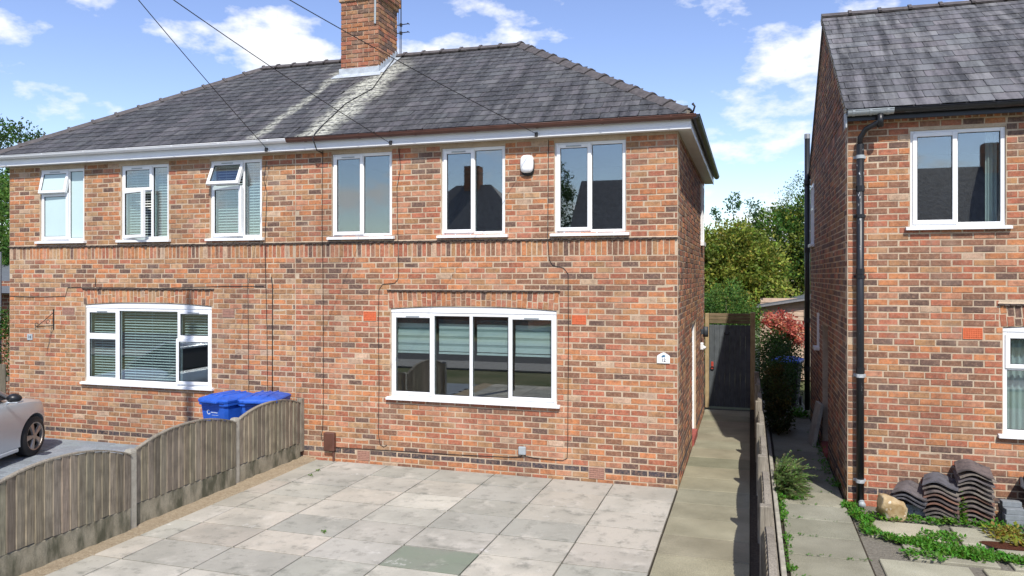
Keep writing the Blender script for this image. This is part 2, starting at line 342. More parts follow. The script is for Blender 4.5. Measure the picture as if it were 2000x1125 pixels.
def lay(rects, frame, pal, wall, n_single, J=.0145, tone=1.):
    """bricks on a wall: the n_single that show largest as objects, the rest joined"""
    items = []
    for (a, b, za, zb, kind) in rects:
        L = b - a - J; H = zb - za - J
        if L < .025 or H < .02: continue
        c = frame @ Vector(((a + b) / 2, 0, (za + zb) / 2)); d = (c - CAM).length
        col = jit((.045, .045, .055), .25) if kind == 'blue' else bcol(pal, c.z)
        col = tuple(x * tone for x in col)
        items.append((d / max(.3, min(1, (L * 4.2))), L, H, c, col))
    items.sort(key=lambda t: t[0]); rot = frame.to_3x3().to_4x4(); mb = MB()
    for k, (d, L, H, c, col) in enumerate(items):
        L = round(L * 200) / 200; H = round(H * 500) / 500; var = random.randrange(3)
        c = c + frame.to_3x3() @ Vector((random.uniform(-.0025, .0025), 0, random.uniform(-.002, .002))); out = random.uniform(-.003, .0025); tilt = Matrix.Rotation(random.uniform(-.006, .006), 4, 'Y')
        mt = Matrix.Translation(c) @ rot @ Matrix.Translation((0, out, 0)) @ tilt
        if k < n_single:
            o = link('brick', brick_mesh(L, H, var), wall); o.matrix_world = mt; o.matrix_parent_inverse = Matrix(); o.matrix_basis = mt; o.color = (*col, 1)
        else:
            v, f = brick_tpl(L, H, var); mb.add(v, f, col, mt)
    if mb.v: tag(mb.build('brickwork', 'brick_joined', wall), kind='stuff')
def core(name, frame, u0, u1, z0, z1, holes, parent, thick=.24, back=.0035, mat='mortar'):
    """mortar slab behind the bricks with its openings"""
    us = sorted({u0, u1, *[h[0] for h in holes], *[h[1] for h in holes]}); zs = sorted({z0, z1, *[h[2] for h in holes], *[h[3] for h in holes]})
    us = [u for u in us if u0 <= u <= u1]; zs = [z for z in zs if z0 <= z <= z1]; mb = MB()
    for a, b in zip(us, us[1:]):
        run = None
        for c, d in zip(zs, zs[1:]):
            um = (a + b) / 2; zm = (c + d) / 2; solid = not any(h[0] < um < h[1] and h[2] < zm < h[3] for h in holes)
            if solid: run = (run[0], d) if run else (c, d)
            if (not solid or d == zs[-1]) and run: mb.box(a, b, back, thick, run[0], run[1], None, frame); run = None
    return mb.build(name, mat, parent)
def std_courses(ztop=4.83):
    zs = [(Z0 - CO * (2 - k) + 0, Z0 - CO * (1 - k), 'std') for k in range(2)]
    zs = [(-.039, .0432, 'std'), (.0432, Z0, 'std'), (Z0, Z0 + CO, 'blue')]
    z = Z0 + CO
    while z < 3.14: zs.append((z, z + CO, 'std')); z += CO
    zs.append((z, 3.373, 'soldier')); z = 3.405
    while z < ztop - .02: zs.append((z, min(z + CO, ztop), 'std')); z += CO
    return zs
FRONT = wall_frame((1, 0, 0), (0, -1, 0), (0, 0, 0))

# ------------------------------------------------------------------ windows
def bar(mb, x0, x1, z0, z1, y0=.028, y1=.095, c=.005): mb.cbox(x0, x1, y0, y1, z0, z1, c)
def frame_ring(mb, x0, x1, z0, z1, wd, y0, y1, c=.005):
    bar(mb, x0, x0 + wd, z0, z1, y0, y1, c); bar(mb, x1 - wd, x1, z0, z1, y0, y1, c)
    bar(mb, x0 + wd - .001, x1 - wd + .001, z0, z0 + wd, y0 + .0015, y1, c); bar(mb, x0 + wd - .001, x1 - wd + .001, z1 - wd, z1, y0 + .0015, y1, c)
def pane(win, x0, x1, z0, z1, y=.062, mat='glass', mtx=None):
    mb = MB(); mb.box(x0, x1, y, y + .006, z0, z1, None, mtx); return mb.build('pane', mat, win)
def sash(win, x0, x1, z0, z1, vent=False, mat='glass', mtx=None, wd=.052):
    mb = MB(); y0 = .012; ring = MB(); frame_ring(ring, x0, x1, z0, z1, wd, y0, .07); mb.add(ring.v, ring.f, None, mtx); s = mb.build('sash', 'white_plastic', win)
    g = MB(); e = .006; gx0, gx1, gz0, gz1 = x0 + wd, x1 - wd, z0 + wd, z1 - wd                 # dark glazing gasket
    for q in ((gx0 - e, gx0 + e, gz0, gz1), (gx1 - e, gx1 + e, gz0, gz1)): g.box(q[0], q[1], y0 + .012, y0 + .03, q[2], q[3], None, mtx)
    for q in ((gx0, gx1, gz0 - e, gz0 + e), (gx0, gx1, gz1 - e, gz1 + e)): g.box(q[0], q[1], y0 + .013, y0 + .031, q[2], q[3], None, mtx)
    g.build('gasket', 'cable_black', win)
    pane(win, gx0, gx1, gz0, gz1, .034, mat, mtx)
    if vent:
        m = (x0 + x1) / 2; v = MB(); v.cbox(m - .11, m + .11, y0 - .012, y0 + .002, z1 - .036, z1 - .02, .003, None, mtx); v.build('trickle_vent', 'grey_plastic', win)
    return s
def fixed(win, x0, x1, z0, z1, mat='glass'):
    g = MB(); e = .006
    for q in ((x0, x0 + e, z0, z1), (x1 - e, x1, z0, z1)): g.box(q[0], q[1], .045, .062, q[2], q[3])
    for q in ((x0, x1, z0, z0 + e), (x0, x1, z1 - e, z1)): g.box(q[0], q[1], .046, .061, q[2], q[3])
    g.build('gasket', 'cable_black', win); pane(win, x0, x1, z0, z1, .055, mat)
def sill(win, x0, x1, z0):
    mb = MB(); mb.prism([(-.062, z0 - .042), (-.062, z0 - .008), (.03, z0 + .004), (.09, z0 + .004), (.09, z0 - .042)], x0 - .055, x1 + .055)
    mb.v = [(v[1], v[0], v[2]) for v in mb.v]; mb.build('sill', 'white_plastic', win, fix=True)
def venetian(win, x0, x1, z0, z1, y=.15, pitch=.046, tilt=.72, mat='blind_white'):
    mb = MB(); z = z0 + .02
    while z < z1:
        r = Matrix.Translation((0, y, z)) @ Matrix.Rotation(tilt, 4, 'X'); mb.box(x0, x1, -.0125, .0125, -.0012, .0012, None, r); z += pitch
    for t in (.2, .5, .8) if x1 - x0 > .6 else (.3, .7):
        x = x0 + (x1 - x0) * t; mb.box(x - .0015, x + .0015, y - .016, y - .014, z0, z1)
    mb.box(x0, x1, y - .02, y + .02, z1 - .01, z1 + .03); return mb.build('venetian_blind', mat, win)
def window(house, x0, x1, z0, z1, label=None):
    mb = MB(); frame_ring(mb, x0, x1, z0, z1, .05, .028, .1); w_ = mb.build('window', 'white_plastic', house); sill(w_, x0, x1, z0)
    s = MB(); e = .008; frame_ring(s, x0 - e, x1 + e, z0 - e, z1 + e, e + .002, .016, .06, .002); s.build('sealant', 'mortar', w_)
    if label: w_['label'] = label
    return w_

# ------------------------------------------------------------------ arch, string course, air bricks
def camber(x, x0, x1, rise): t = (x - (x0 + x1) / 2) / ((x1 - x0) / 2); return rise * (1 - t * t)
def arch(wall, x0, x1, zb, zt, rise, pal, ext=.035):
    a0, a1 = x0 - ext, x1 + ext; n = round((a1 - a0) / .0775); wd = (a1 - a0) / n; mb = MB()
    poly = [(a0 + (a1 - a0) * k / 24, zb + camber(a0 + (a1 - a0) * k / 24, a0, a1, rise)) for k in range(25)]
    core_ = MB(); core_.prism(poly + [(a1, zt + .005), (a0, zt + .005)], .006, .12); core_.build('arch_bed', 'mortar', wall, fix=True)
    for k in range(n):
        xm = a0 + wd * (k + .5); lo = zb + camber(xm, a0, a1, rise) + .004; hi = zt - .004; sp = lo + (hi - lo) * random.choice((.42, .6, .48, 1, .38))
        fan = (xm - (a0 + a1) / 2) / (a1 - a0) * .22
        for s0, s1 in ((lo, sp), (sp, hi)):
            if s1 - s0 < .04: continue
            v, f = brick_tpl(round((wd - .011) * 500) / 500, round((s1 - s0 - .009) * 200) / 200, random.randrange(3))
            mt = FRONT @ Matrix.Translation((xm, random.uniform(-.003, .002), (s0 + s1) / 2)) @ Matrix.Rotation(fan, 4, 'Y')
            mb.add(v, f, bcol(pal, 1.5), mt)
    b = mb.build('arch_brickwork', 'brick_joined', wall); tag(b, kind='stuff')
    creasing(wall, a0 - .02, a1 + .02, zt + .004, 'arch_creasing')
def creasing(wall, u0, u1, z, name, fr=FRONT):
    t = MB(); u = u0; kk = 0
    while u < u1 - .02:
        e = min(u + .062, u1); dz = (.0, -.008)[kk % 2] + random.uniform(-.003, .003)
        t.cbox(u + .001, e - .001, -.024 + random.uniform(-.006, .004), .03, z - .012 + dz, z + .012 + dz, .006, None, fr); u += .062; kk += 1
    o = t.build(name, 'creasing_tile', wall); tag(o, kind='stuff')
    m = MB(); m.v = []; m.prism([(.03, z + .012), (-.008, z + .012), (-.004, z + .018), (.0035, z + .026), (.03, z + .026)], u0, u1)
    m.v = [tuple(fr @ Vector((v[1], v[0], v[2]))) for v in m.v]; m.build('mortar_fillet', 'mortar', wall, fix=True)
def airbrick(wall, x, z, wd=.215, ht=.135, mat='terracotta', name='air_brick', fr=FRONT):
    mb = MB(); n = 8; m = 5; b = .006
    mb.box(x - wd / 2, x + wd / 2, .0, .03, z - ht / 2, z + ht / 2, None, fr)
    for k in range(n + 1): u = x - wd / 2 + wd * k / n; mb.box(u - b, u + b, -.006, .014, z - ht / 2, z + ht / 2, None, fr)
    for k in range(m + 1): q = z - ht / 2 + ht * k / m; mb.box(x - wd / 2 - b, x + wd / 2 + b, -.0075, .013, q - b * .9, q + b * .9, None, fr)
    return mb.build(name, mat, wall)

# ------------------------------------------------------------------ roofs
SLATES = [(.088, .085, .09), (.10, .096, .103), (.08, .081, .086), (.112, .105, .112), (.072, .072, .076), (.105, .107, .11), (.125, .122, .125)]
def slope_frame(x, y, z, p):                              # local x along eaves, local y up the slope, local z out
    return Matrix.Translation((x, y, z)) @ Matrix.Rotation(p, 4, 'X')
_sm = {}
def slate_tpl(wd, ln, var):
    rnd = random.Random(var * 31 + int(wd * 1000)); j = lambda a: rnd.uniform(-a, a); h = .013; a = wd / 2; c = rnd.choice((.0, .012, .02))
    b = [(-a + c, 0), (a - c * .5, j(.004)), (a, .02 + c), (a, ln), (-a, ln), (-a, .02 + c * .6)]
    v = [(x, y, h * (1 - y / ln) + .007) for x, y in b] + [(x, y, h * (1 - y / ln) - .001) for x, y in b]; n = len(b)
    return v, [tuple(range(n))] + [(i, i + n, (i + 1) % n + n, (i + 1) % n) for i in range(n)]
def roof_slates(fr, s_len, g, lim, roof, n_single, xsplit=None, wd=.262, tone=1., cam=True):
    """lim(s) -> (xa, xb) of the slope at distance s; xsplit = (lo, hi) limits of this house"""
    items = []; row = 0; s = 0.
    while s < s_len - .06:
        xa, xb = lim(s + g * .5); 
        if xsplit: xa = max(xa, xsplit[0]); xb = min(xb, xsplit[1])
        off = (row % 2) * wd / 2 + (random.uniform(-.02, .02)); k0 = math.floor((xa - off) / wd)
        u = k0 * wd + off
        while u < xb:
            a = max(u, xa); b = min(u + wd, xb)
            if b - a > .05: items.append((a, b, s, row))
            u += wd
        s += g; row += 1
    pr = []
    for a, b, s, row in items:
        c = fr @ Vector(((a + b) / 2, s, 0)); pr.append(((c - CAM).length + (5 if b - a < wd * .98 else 0), a, b, s, c))
    pr.sort(key=lambda t: t[0]); mb = MB(); n = 0
    for d, a, b, s, c in pr:
        col = tuple(x * tone for x in jit(random.choice(SLATES), .11)); var = random.randrange(6); full = b - a > wd * .98
        W = round((b - a - .005) * 500) / 500; L = min(g * 1.5, s_len - s + .02)
        mt = fr @ Matrix.Translation(((a + b) / 2, s + random.uniform(-.007, .004), random.uniform(0, .003))) @ Matrix.Rotation(random.gauss(0, .008), 4, 'Z')
        if full and L >= g * 1.5 - .001 and n < n_single:
            key = (var,round(wd,3)); 
            if key not in _sm: _sm[key] = MB().add(*slate_tpl(W, L, var)).mesh('slate', 'slate')
            o = link('slate', _sm[key], roof); o.matrix_basis = mt; o.color = (*col, 1); n += 1
        else: v, f = slate_tpl(W, L, var); mb.add(v, f, col, mt)
    tag(mb.build('slating', 'slate_joined', roof), kind='stuff')
def ridge_run(p, q, roof, n, w_=.13, drop=.085, name='ridge_tile', flip=False):
    p = Vector(p); q = Vector(q); d = (q - p) / n; ln = d.length; side = d.cross(Vector((0, 0, 1))).normalized(); upv = side.cross(d).normalized()
    for k in range(n):
        mb = MB(); sec = []
        for t in range(-4, 5):
            a = t / 4; sec.append((a * w_, -abs(a) ** 1.5 * drop))
        m = len(sec); o = p + d * k; e = d.normalized()
        def ring(s_, k_, lift): return [tuple(o + e * s_ + side * (x * k_) + upv * (y * k_ + lift)) for x, y in sec]
        rings = [ring(.0, 1.0, .012), ring(ln * .92, .96, .004), ring(ln * .92, 1.14, .03), ring(ln * 1.03, 1.14, .03)] if not flip else [ring(-.03 * ln, 1.12, .028), ring(.08 * ln, 1.12, .028), ring(.08 * ln, .97, .006), ring(ln, .97, .006)]
        low = [[tuple(Vector(v) - upv * .018) for v in r_] for r_ in rings]
        v = [x for r_ in rings for x in r_] + [x for r_ in low for x in r_]; f = []
        for i in range(3): f += [(i * m + j, i * m + j + 1, (i + 1) * m + j + 1, (i + 1) * m + j) for j in range(m - 1)]
        B = 4 * m
        for i in range(3): f += [(B + i * m + j, B + (i + 1) * m + j, B + (i + 1) * m + j + 1, B + i * m + j + 1) for j in range(m - 1)]
        f += [(j, B + j, B + j + 1, j + 1) for j in range(m - 1)] + [(3 * m + j, 3 * m + j + 1, B + 3 * m + j + 1, B + 3 * m + j) for j in range(m - 1)]
        mb.add(v, f); mb.build(name, 'ridge_clay', roof, fix=True)
    bd = MB(); bd.tube([p - upv * .10, q - upv * .10], .088, 6); bd.build('bedding_mortar', 'bedding', roof)
def gutter(house, p, q, mat, y_r=.056, brk=.9, name='gutter'):
    p = Vector(p); q = Vector(q); d = q - p; e = d.normalized(); side = e.cross(Vector((0, 0, 1))).normalized(); mb = MB()
    for rr, sgn in ((y_r, 1), (y_r - .006, -1)):
        ring = [(side * math.cos(t) + Vector((0, 0, math.sin(t)))) * rr for t in [math.pi + math.pi * k / 10 for k in range(11)]]
        v = [tuple(p + x) for x in ring] + [tuple(q + x) for x in ring]; mb.add(v, [(i, i + 1, i + 12, i + 11) for i in range(10)])
    for t in (0, 1):
        c = p if t == 0 else q; ring = [tuple(c + (side * math.cos(a) + Vector((0, 0, math.sin(a)))) * y_r) for a in [math.pi + math.pi * k / 10 for k in range(11)]]; mb.add(ring, [tuple(range(11))])
    for s in (1, -1): mb.tube([p + side * s * y_r, q + side * s * y_r], .006, 5)
    g = mb.build(name, mat, house, True); n = max(2, int(d.length / brk))
    for k in range(n + 1):
        c = p + d * ((k + .35) / (n + .7)); b = MB(); ring = [(side * math.cos(t) + Vector((0, 0, math.sin(t)))) * (y_r + .005) for t in [math.pi + math.pi * i / 8 for i in range(9)]]
        v = [tuple(c + x - e * .014) for x in ring] + [tuple(c + x + e * .014) for x in ring]; b.add(v, [(i, i + 1, i + 10, i + 9) for i in range(8)])
        b.build('gutter_bracket', mat, g)
    return g

# ------------------------------------------------------------------ ground and paving
gd = MB(); gd.add([(-400, -400, -.06), (400, -400, -.06), (400, 400, -.06), (-400, 400, -.06)], [(0, 1, 2, 3)]); tag(gd.build('ground', 'ground'), kind='structure')
def sheet(name, x0, x1, y0, y1, z, mat, kind='structure'):
    mb = MB(); mb.box(x0, x1, y0, y1, z - .05, z); return tag(mb.build(name, mat), kind=kind)
sheet('road', -80, 80, -21, -13.5, -.03, 'asphalt'); sheet('pavement', -80, 80, -13.5, -11.6, .0, 'pavement_grey')
def slab_objs(parent, cells, top, mat, cols, cham=.006, gap=.007, th=.05):
    cache = {}
    for (x0, x1, y0, y1) in cells:
        W = round(x1 - x0 - gap, 3); D = round(y1 - y0 - gap * 1.6, 3)
        if (W, D) not in cache: cache[(W, D)] = MB().cbox(-W / 2, W / 2, -D / 2, D / 2, -th, 0, cham).mesh('paving_slab', mat)
        o = link('paving_slab', cache[(W, D)], parent, ((x0 + x1) / 2, (y0 + y1) / 2, top + random.uniform(-.002, .003)))
        o.rotation_euler = (random.gauss(0, .0022), random.gauss(0, .0022), random.gauss(0, .003)); tint(o, jit(random.choice(cols), .1))
drive = sheet('driveway', -5.74, -.004, -8.6, -.002, -.028, 'dark_soil')
xs = [-.006, -.87, -1.735, -2.6, -3.45, -4.30, -5.17]; ys = [-.004, -.605, -1.25, -1.85, -2.465, -3.08, -3.67, -4.29, -4.91, -5.53, -6.15, -6.77, -7.39, -8.0, -8.6]
cells = [(xs[i + 1], xs[i], ys[j + 1], ys[j]) for i in range(6) for j in range(len(ys) - 1)] + [(-5.70, -5.17, ys[1], ys[0])] + [(-5.53, -5.17, ys[j + 1], ys[j]) for j in range(1, len(ys) - 1)]
slab_objs(drive, cells, 0., 'slab', [(.43, .405, .345), (.46, .43, .365), (.38, .365, .315), (.44, .405, .34), (.35, .34, .295)], .0025, .016)
for o in drive.children:
    if abs(o.location.x + 2.17) < .1 and abs(o.location.y + 3.375) < .1: tint(o, (.19, .22, .165))
bank = MB(); nx, ny = 10, 90; rr = random.Random(4)
for i in range(nx + 1):
    for j in range(ny + 1):
        x = -5.80 + .29 * i / nx; y = -8.5 + 8.5 * j / ny; edge = min(i, nx - i) / nx
        bank.v.append((x, y, .0 + .035 * (1 - i / nx) + (rr.uniform(-.006, .010)) - (.03 if i == nx else 0)))
bank.f = [(i * (ny + 1) + j, (i + 1) * (ny + 1) + j, (i + 1) * (ny + 1) + j + 1, i * (ny + 1) + j + 1) for i in range(nx) for j in range(ny)]; bank.c = [(1, 1, 1)] * len(bank.f)
tag(bank.build('soil_verge', 'sandy_soil', None, True), kind='structure')
path = sheet('path', .002, 1.0, -8.6, 6.75, -.03, 'dark_soil')
py = [.38 + .62 * k for k in range(11)] ; py = [-8.3 + .62 * k for k in range(25)]
slab_objs(path, [(.008, .93, -8.30 - .02 + .64 * k, -8.30 - .02 + .64 * (k + 1)) for k in range(23)], .004, 'aggregate_path', [(.9, .9, .84), (1., .98, .9), (.78, .8, .72)], .005, .004)
sheet('soil_strip', .934, 1.2, -8.6, 6.75, .002, 'dark_soil')
alley = sheet('side_passage', 1.2, 2.10, -8.6, 12, -.03, 'dark_soil')
slab_objs(alley, [(1.30, 2.08, -4.6 + .62 * k, -4.6 + .62 * (k + 1)) for k in range(26)], .0, 'aggregate_path', [(.9, .92, .95), (1., 1., 1.), (.8, .82, .84)], .006, .014)
kb = MB()
for k in range(15): kb.cbox(1.215, 1.265, -4.5 + .91 * k, -4.5 + .91 * k + .90, -.05, .045, .006)
tag(kb.build('kerb_edging', 'concrete'), kind='structure')
yard = sheet('front_yard', 2.10, 9, -8.6, 0, -.03, 'grit')
ycells = []
for j in range(7):
    x = 2.16 + (j % 2) * .3
    while x < 6.2: ycells.append((x, x + .86, -.62 - .66 * (j + 1), -.62 - .66 * j)); x += .93
slab_objs(yard, ycells, -.004, 'aggregate_path', [(1.2, 1.22, 1.22), (1.35, 1.35, 1.32), (1.1, 1.12, 1.12)], .008, .05)
pav = sheet('block_paved_drive', -14.5, -5.86, -8.6, -.002, -.03, 'paver_bed'); pcache = {}
pm = MB().cbox(-.1455, .1455, -.0955, .0955, -.04, 0, .005).mesh('paving_block', 'block_paver'); rest = MB(); cnt = 0; jj = 0; y = -.10
while y > -8.5:
    x = -5.98 - (.15 if jj % 2 else 0)
    while x > -14.2:
        p = proj_ok = Vector((x, y, 0)); 
        if -10.9 < x and y > -4.0 and cnt < 300:
            o = link('paving_block', pm, pav, (x, y, random.uniform(-.003, .003))); tint(o, jit((.235, .265, .295), .16)); cnt += 1
        else: rest.cbox(x - .1455, x + .1455, y - .0955, y + .0955, -.04, 0, .005)
        x -= .30
    y -= .20; jj += 1
tag(rest.build('block_paving', 'block_paver', pav), kind='stuff').color = (.235, .265, .295, 1)

# ------------------------------------------------------------------ the pair of semi-detached houses
ZE = 5.0; YR = 3.14; ZR = 7.158; EO = .22; PITCH = math.atan2(ZR - ZE, YR + EO); SL = math.hypot(ZR - ZE, YR + EO)
XL, XP, XR = -11.85, -5.925, 0.
HA = empty('brick_house', 'red brick semi-detached house with brown gutter and four-light ground floor window, number 12', 'house', (XP / 2, 3.1, 0))
HB = empty('brick_house', 'orange brick semi-detached house with white gutter and slatted blinds, behind the grey fence', 'house', (XP * 1.5, 3.1, 0))
winsA = [(-5.275, -4.251, 3.47, 4.755), (-3.44, -2.452, 3.47, 4.755), (-1.714, -.705, 3.47, 4.755)]; bayA = (-4.268, -1.684, 1.045, 2.365)
winsB = [(-11.139, -10.147, 3.48, 4.75), (-9.349, -8.359, 3.48, 4.75), (-7.532, -6.544, 3.48, 4.75)]; bayB = (-10.124, -7.502, 1.035, 2.36)
RISE = .05
def front(H, x0, x1, wins, bay, pal, n, extra=()):
    hol = [(*w_,) for w_ in wins] + [(bay[0], bay[1], bay[2], bay[3] + RISE)]
    wl = core('front_wall', FRONT, x0, x1, -.2, 4.9, hol, H); wl.matrix_parent_inverse = Matrix.Translation(-H.location)
    ah = (bay[0] - .035, bay[1] + .035, bay[3] - .01, 2.665)
    lay(courses(x0, x1, std_courses(), hol + [ah] + list(extra)), FRONT, pal, wl, n)
    arch(wl, bay[0], bay[1], bay[3] + .004, 2.645, RISE, pal); creasing(wl, x0, x1, 3.384, 'string_course'); return wl
avA = [(-4.725, -4.508, 2.18, 2.325), (-1.462, -1.257, 2.187, 2.32), (-4.83, -4.62, .045, .19), (-1.22, -1.0, .045, .2)]
wallA = front(HA, XP, XR, winsA, bayA, 'A', 300, avA)
for a in avA[:2]: airbrick(wallA, (a[0] + a[1]) / 2, (a[2] + a[3]) / 2, a[1] - a[0] - .014, a[3] - a[2] - .014)
for a in avA[2:]: airbrick(wallA, (a[0] + a[1]) / 2, (a[2] + a[3]) / 2, a[1] - a[0] - .014, a[3] - a[2] - .014, 'clay_dull')
avB = [(-10.626, -10.351, 2.185, 2.316), (-7.283, -7.056, 2.193, 2.332)]
wallB = front(HB, XL, XP, winsB, bayB, 'B', 300, avB)
airbrick(wallB, -10.49, 2.25, .25, .115, 'clay_dull'); airbrick(wallB, -7.17, 2.262, .21, .125, 'clay_dull')
def P0(o, H): o.matrix_parent_inverse = Matrix.Translation(-H.location); return o
# side wall of the near house with its recessed side door and landing window
SIDE = wall_frame((0, 1, 0), (1, 0, 0), (0, 0, 0)); sdoor = (2.70, 3.62, -.1, 2.05); swin = (5.0, 5.55, 3.49, 4.68)
sw = P0(core('side_wall', SIDE, .235, 6.28, -.2, 4.9, [sdoor, swin], HA), HA)
zs = [(a, b, k if k != 'soldier' else 'std') for a, b, k in std_courses() if k != 'soldier']; zs = zs[:-17] + [(3.151, 3.233, 'std'), (3.233, 3.315, 'std'), (3.315, 3.40, 'std')] + zs[-17:]
lay(courses(0.02, 6.28, zs, [sdoor, swin]), SIDE, 'S', sw, 0, tone=1.1)  # brick colour lifted to suggest sun grazing this side
mb = MB(); mb.cbox(-.12, -.03, sdoor[0], sdoor[0] + .045, 0.12, 2.05, .004); mb.cbox(-.12, -.03, sdoor[1] - .035, sdoor[1], .12, 2.05, .004); mb.cbox(-.118, -.032, sdoor[0] + .045, sdoor[1] - .035, 2.0, 2.05, .004); dr = P0(mb.build('side_door', 'white_plastic', HA), HA)
mb = MB(); mb.cbox(-.12, -.08, sdoor[0] + .06, sdoor[1] - .06, .12, 1.99, .004); mb.build('door_leaf', 'white_plastic', dr); mb = MB(); mb.cbox(-.12, .03, sdoor[0], sdoor[1], -.05, .12, .01); mb.build('door_step', 'red_step', dr)
mb = MB(); mb.cbox(-.05, .04, swin[0], swin[0] + .06, swin[2], swin[3]); mb.cbox(-.05, .04, swin[1] - .06, swin[1], swin[2], swin[3]); mb.cbox(-.048, .038, swin[0] + .06, swin[1] - .06, swin[3] - .06, swin[3]); mb.cbox(-.048, .07, swin[0] - .03, swin[1] + .03, swin[2] - .03, swin[2] + .05)
sw2 = P0(mb.build('side_window', 'white_plastic', HA), HA); mb = MB(); mb.box(-.02, -.014, swin[0] + .06, swin[1] - .06, swin[2] + .05, swin[3] - .06); mb.build('pane', 'frosted', sw2)
for H, x0, x1, nm in ((HA, XP, XR, 0), (HB, XL, XP, 1)):
    mb = MB(); mb.box(x0 + .001, x1 - .001, 6.04, 6.28, -.2, 4.9)
    if nm: mb.box(x0, x0 + .24, .245, 6.035, -.2, 4.9)
    P0(mb.build('rear_wall', 'far_brick', H), H)
    mb = MB(); mb.box(x0 + .25, x1 - .25, .25, 6.0, 2.62, 2.72); mb.box(x0 + .25, x1 - .25, 3.3, 3.36, 0, 2.6); mb.box(x0 + .25, x1 - .25, 3.0, 3.06, 2.74, 4.8); mb.box(x0 + .25, x1 - .25, .25, 6, 4.81, 4.85); mb.box(x0 + .25, x1 - .25, .25, 6, 0, .05)
    P0(mb.build('interior', 'interior_wall', H), H)
mb = MB(); mb.box(XP - .1, XP + .1, .25, 6.03, 0, 4.9); P0(mb.build('party_wall', 'interior_wall', HA), HA)

# windows of the near house
for i, (x0, x1, z0, z1) in enumerate(winsA):
    wn = P0(window(HA, x0, x1, z0, z1), HA); xm = x0 + (x1 - x0) * .505
    mb = MB(); mb.cbox(xm - .022, xm + .022, .03, .098, z0 + .05, z1 - .05); mb.build('mullion', 'white_plastic', wn)
    sash(wn, x0 + .028, xm + .012, z0 + .03, z1 - .03, True); fixed(wn, xm + .022, x1 - .05, z0 + .05, z1 - .05)
def bay_frame(H, b):
    x0, x1, z0, z1 = b; mb = MB(); frame_ring(mb, x0, x1, z0, z1 - .045, .05, .028, .1); a0, a1 = x0 - .0, x1 + .0
    poly = [(x0, z1 - .045)] + [(x0 + (x1 - x0) * k / 24, z1 + camber(x0 + (x1 - x0) * k / 24, x0, x1, RISE) - .004) for k in range(25)] + [(x1, z1 - .045)]
    hd = MB(); hd.prism(poly, .02, .1); hd.v = list(hd.v); mb.add(hd.v, hd.f)
    wn = P0(mb.build('window', 'white_plastic', H, fix=True), H); sill(wn, x0, x1, z0); return wn
b = bayA; wn = bay_frame(HA, b); zt = b[3] - .045; W = b[1] - b[0]; q = [b[0], b[0] + W * .262, b[0] + W * .497, b[0] + W * .728, b[1]]
for k in (1, 2, 3): mb = MB(); mb.cbox(q[k] - .024, q[k] + .024, .03, .098, b[2] + .05, zt - .05); mb.build('mullion', 'white_plastic', wn)
sash(wn, q[0] + .028, q[1] + .01, b[2] + .03, zt - .03, True); sash(wn, q[3] - .01, q[4] - .028, b[2] + .03, zt - .03, True)
fixed(wn, q[1] + .024, q[2] - .024, b[2] + .05, zt - .05); fixed(wn, q[2] + .024, q[3] - .024, b[2] + .05, zt - .05)
for k in range(4):
    mb = MB(); g2 = MB(); z = zt - .17; t = k * .004; x0, x1 = q[k] + .05, q[k + 1] - .05
    g2.box(x0, x1, .162, .164, z - .42 + t, z)
    for i in range(4): mb.box(x0, x1, .158, .160, z - .075 - i * .112, z - i * .112 + .0)
    mb.box(x0, x1, .15, .166, z - .455, z - .425); bl = mb.build('roller_blind', 'blind_white', wn); g2.build('sheer_band', 'blind_grey', bl); mb = MB(); mb.cbox(x0, x1, .13, .19, z, z + .07); mb.build('blind_cassette', 'lamp_grey', bl)
# windows of the attached house
def tilted(x, z, ang, axis): return Matrix.Translation((x[0], x[1], z)) @ Matrix.Rotation(ang, 4, axis) @ Matrix.Translation((-x[0], -x[1], -z))
for i, (x0, x1, z0, z1) in enumerate(winsB):
    wn = P0(window(HB, x0, x1, z0, z1), HB); xm = x0 + (x1 - x0) * .635; zm = z1 - .43; gm = 'frosted' if i == 0 else 'glass'
    mb = MB(); mb.cbox(xm - .022, xm + .022, .03, .098, z0 + .05, z1 - .05); mb.cbox(x0 + .05, xm - .022, .031, .098, zm - .022, zm + .022); mb.build('mullion', 'white_plastic', wn)
    ang = (-.22, 0, -.42)[i]; sash(wn, x0 + .028, xm + .008, zm - .005, z1 - .03, True, gm, tilted((0, .03), z1 - .05, ang, 'X'))
    sash(wn, x0 + .028, xm + .008, z0 + .03, zm + .002, False, gm, tilted((x0 + .03, .03), 0, (-.03, -.30, -.10)[i], 'Z')); fixed(wn, xm + .022, x1 - .05, z0 + .05, z1 - .05, gm)
    if i: venetian(wn, x0 + .05, xm - .03, z0 + .05, z1 - .06); venetian(wn, xm + .03, x1 - .05, z0 + .05, z1 - .06)
b = bayB; wn = bay_frame(HB, b); zt = b[3] - .045; W = b[1] - b[0]; q = [b[0], b[0] + W * .262, b[0] + W * .742, b[1]]; zm = b[2] + (zt - b[2]) * .615
mb = MB()
for k in (1, 2): mb.cbox(q[k] - .024, q[k] + .024, .03, .098, b[2] + .05, zt - .05)
mb.cbox(q[0] + .05, q[1] - .024, .031, .098, zm - .022, zm + .022); mb.cbox(q[2] + .024, q[3] - .05, .031, .098, zm - .022, zm + .022); mb.build('mullion', 'white_plastic', wn)
for (a, c, sw_) in ((q[0] + .028, q[1] + .01, 0), (q[2] - .01, q[3] - .028, 1)):
    sash(wn, a, c, zm, zt - .03, True); sash(wn, a, c, b[2] + .03, zm + .002, False, 'glass', tilted((c, .03), 0, .06, 'Z') if sw_ else None)
fixed(wn, q[1] + .024, q[2] - .024, b[2] + .05, zt - .05)
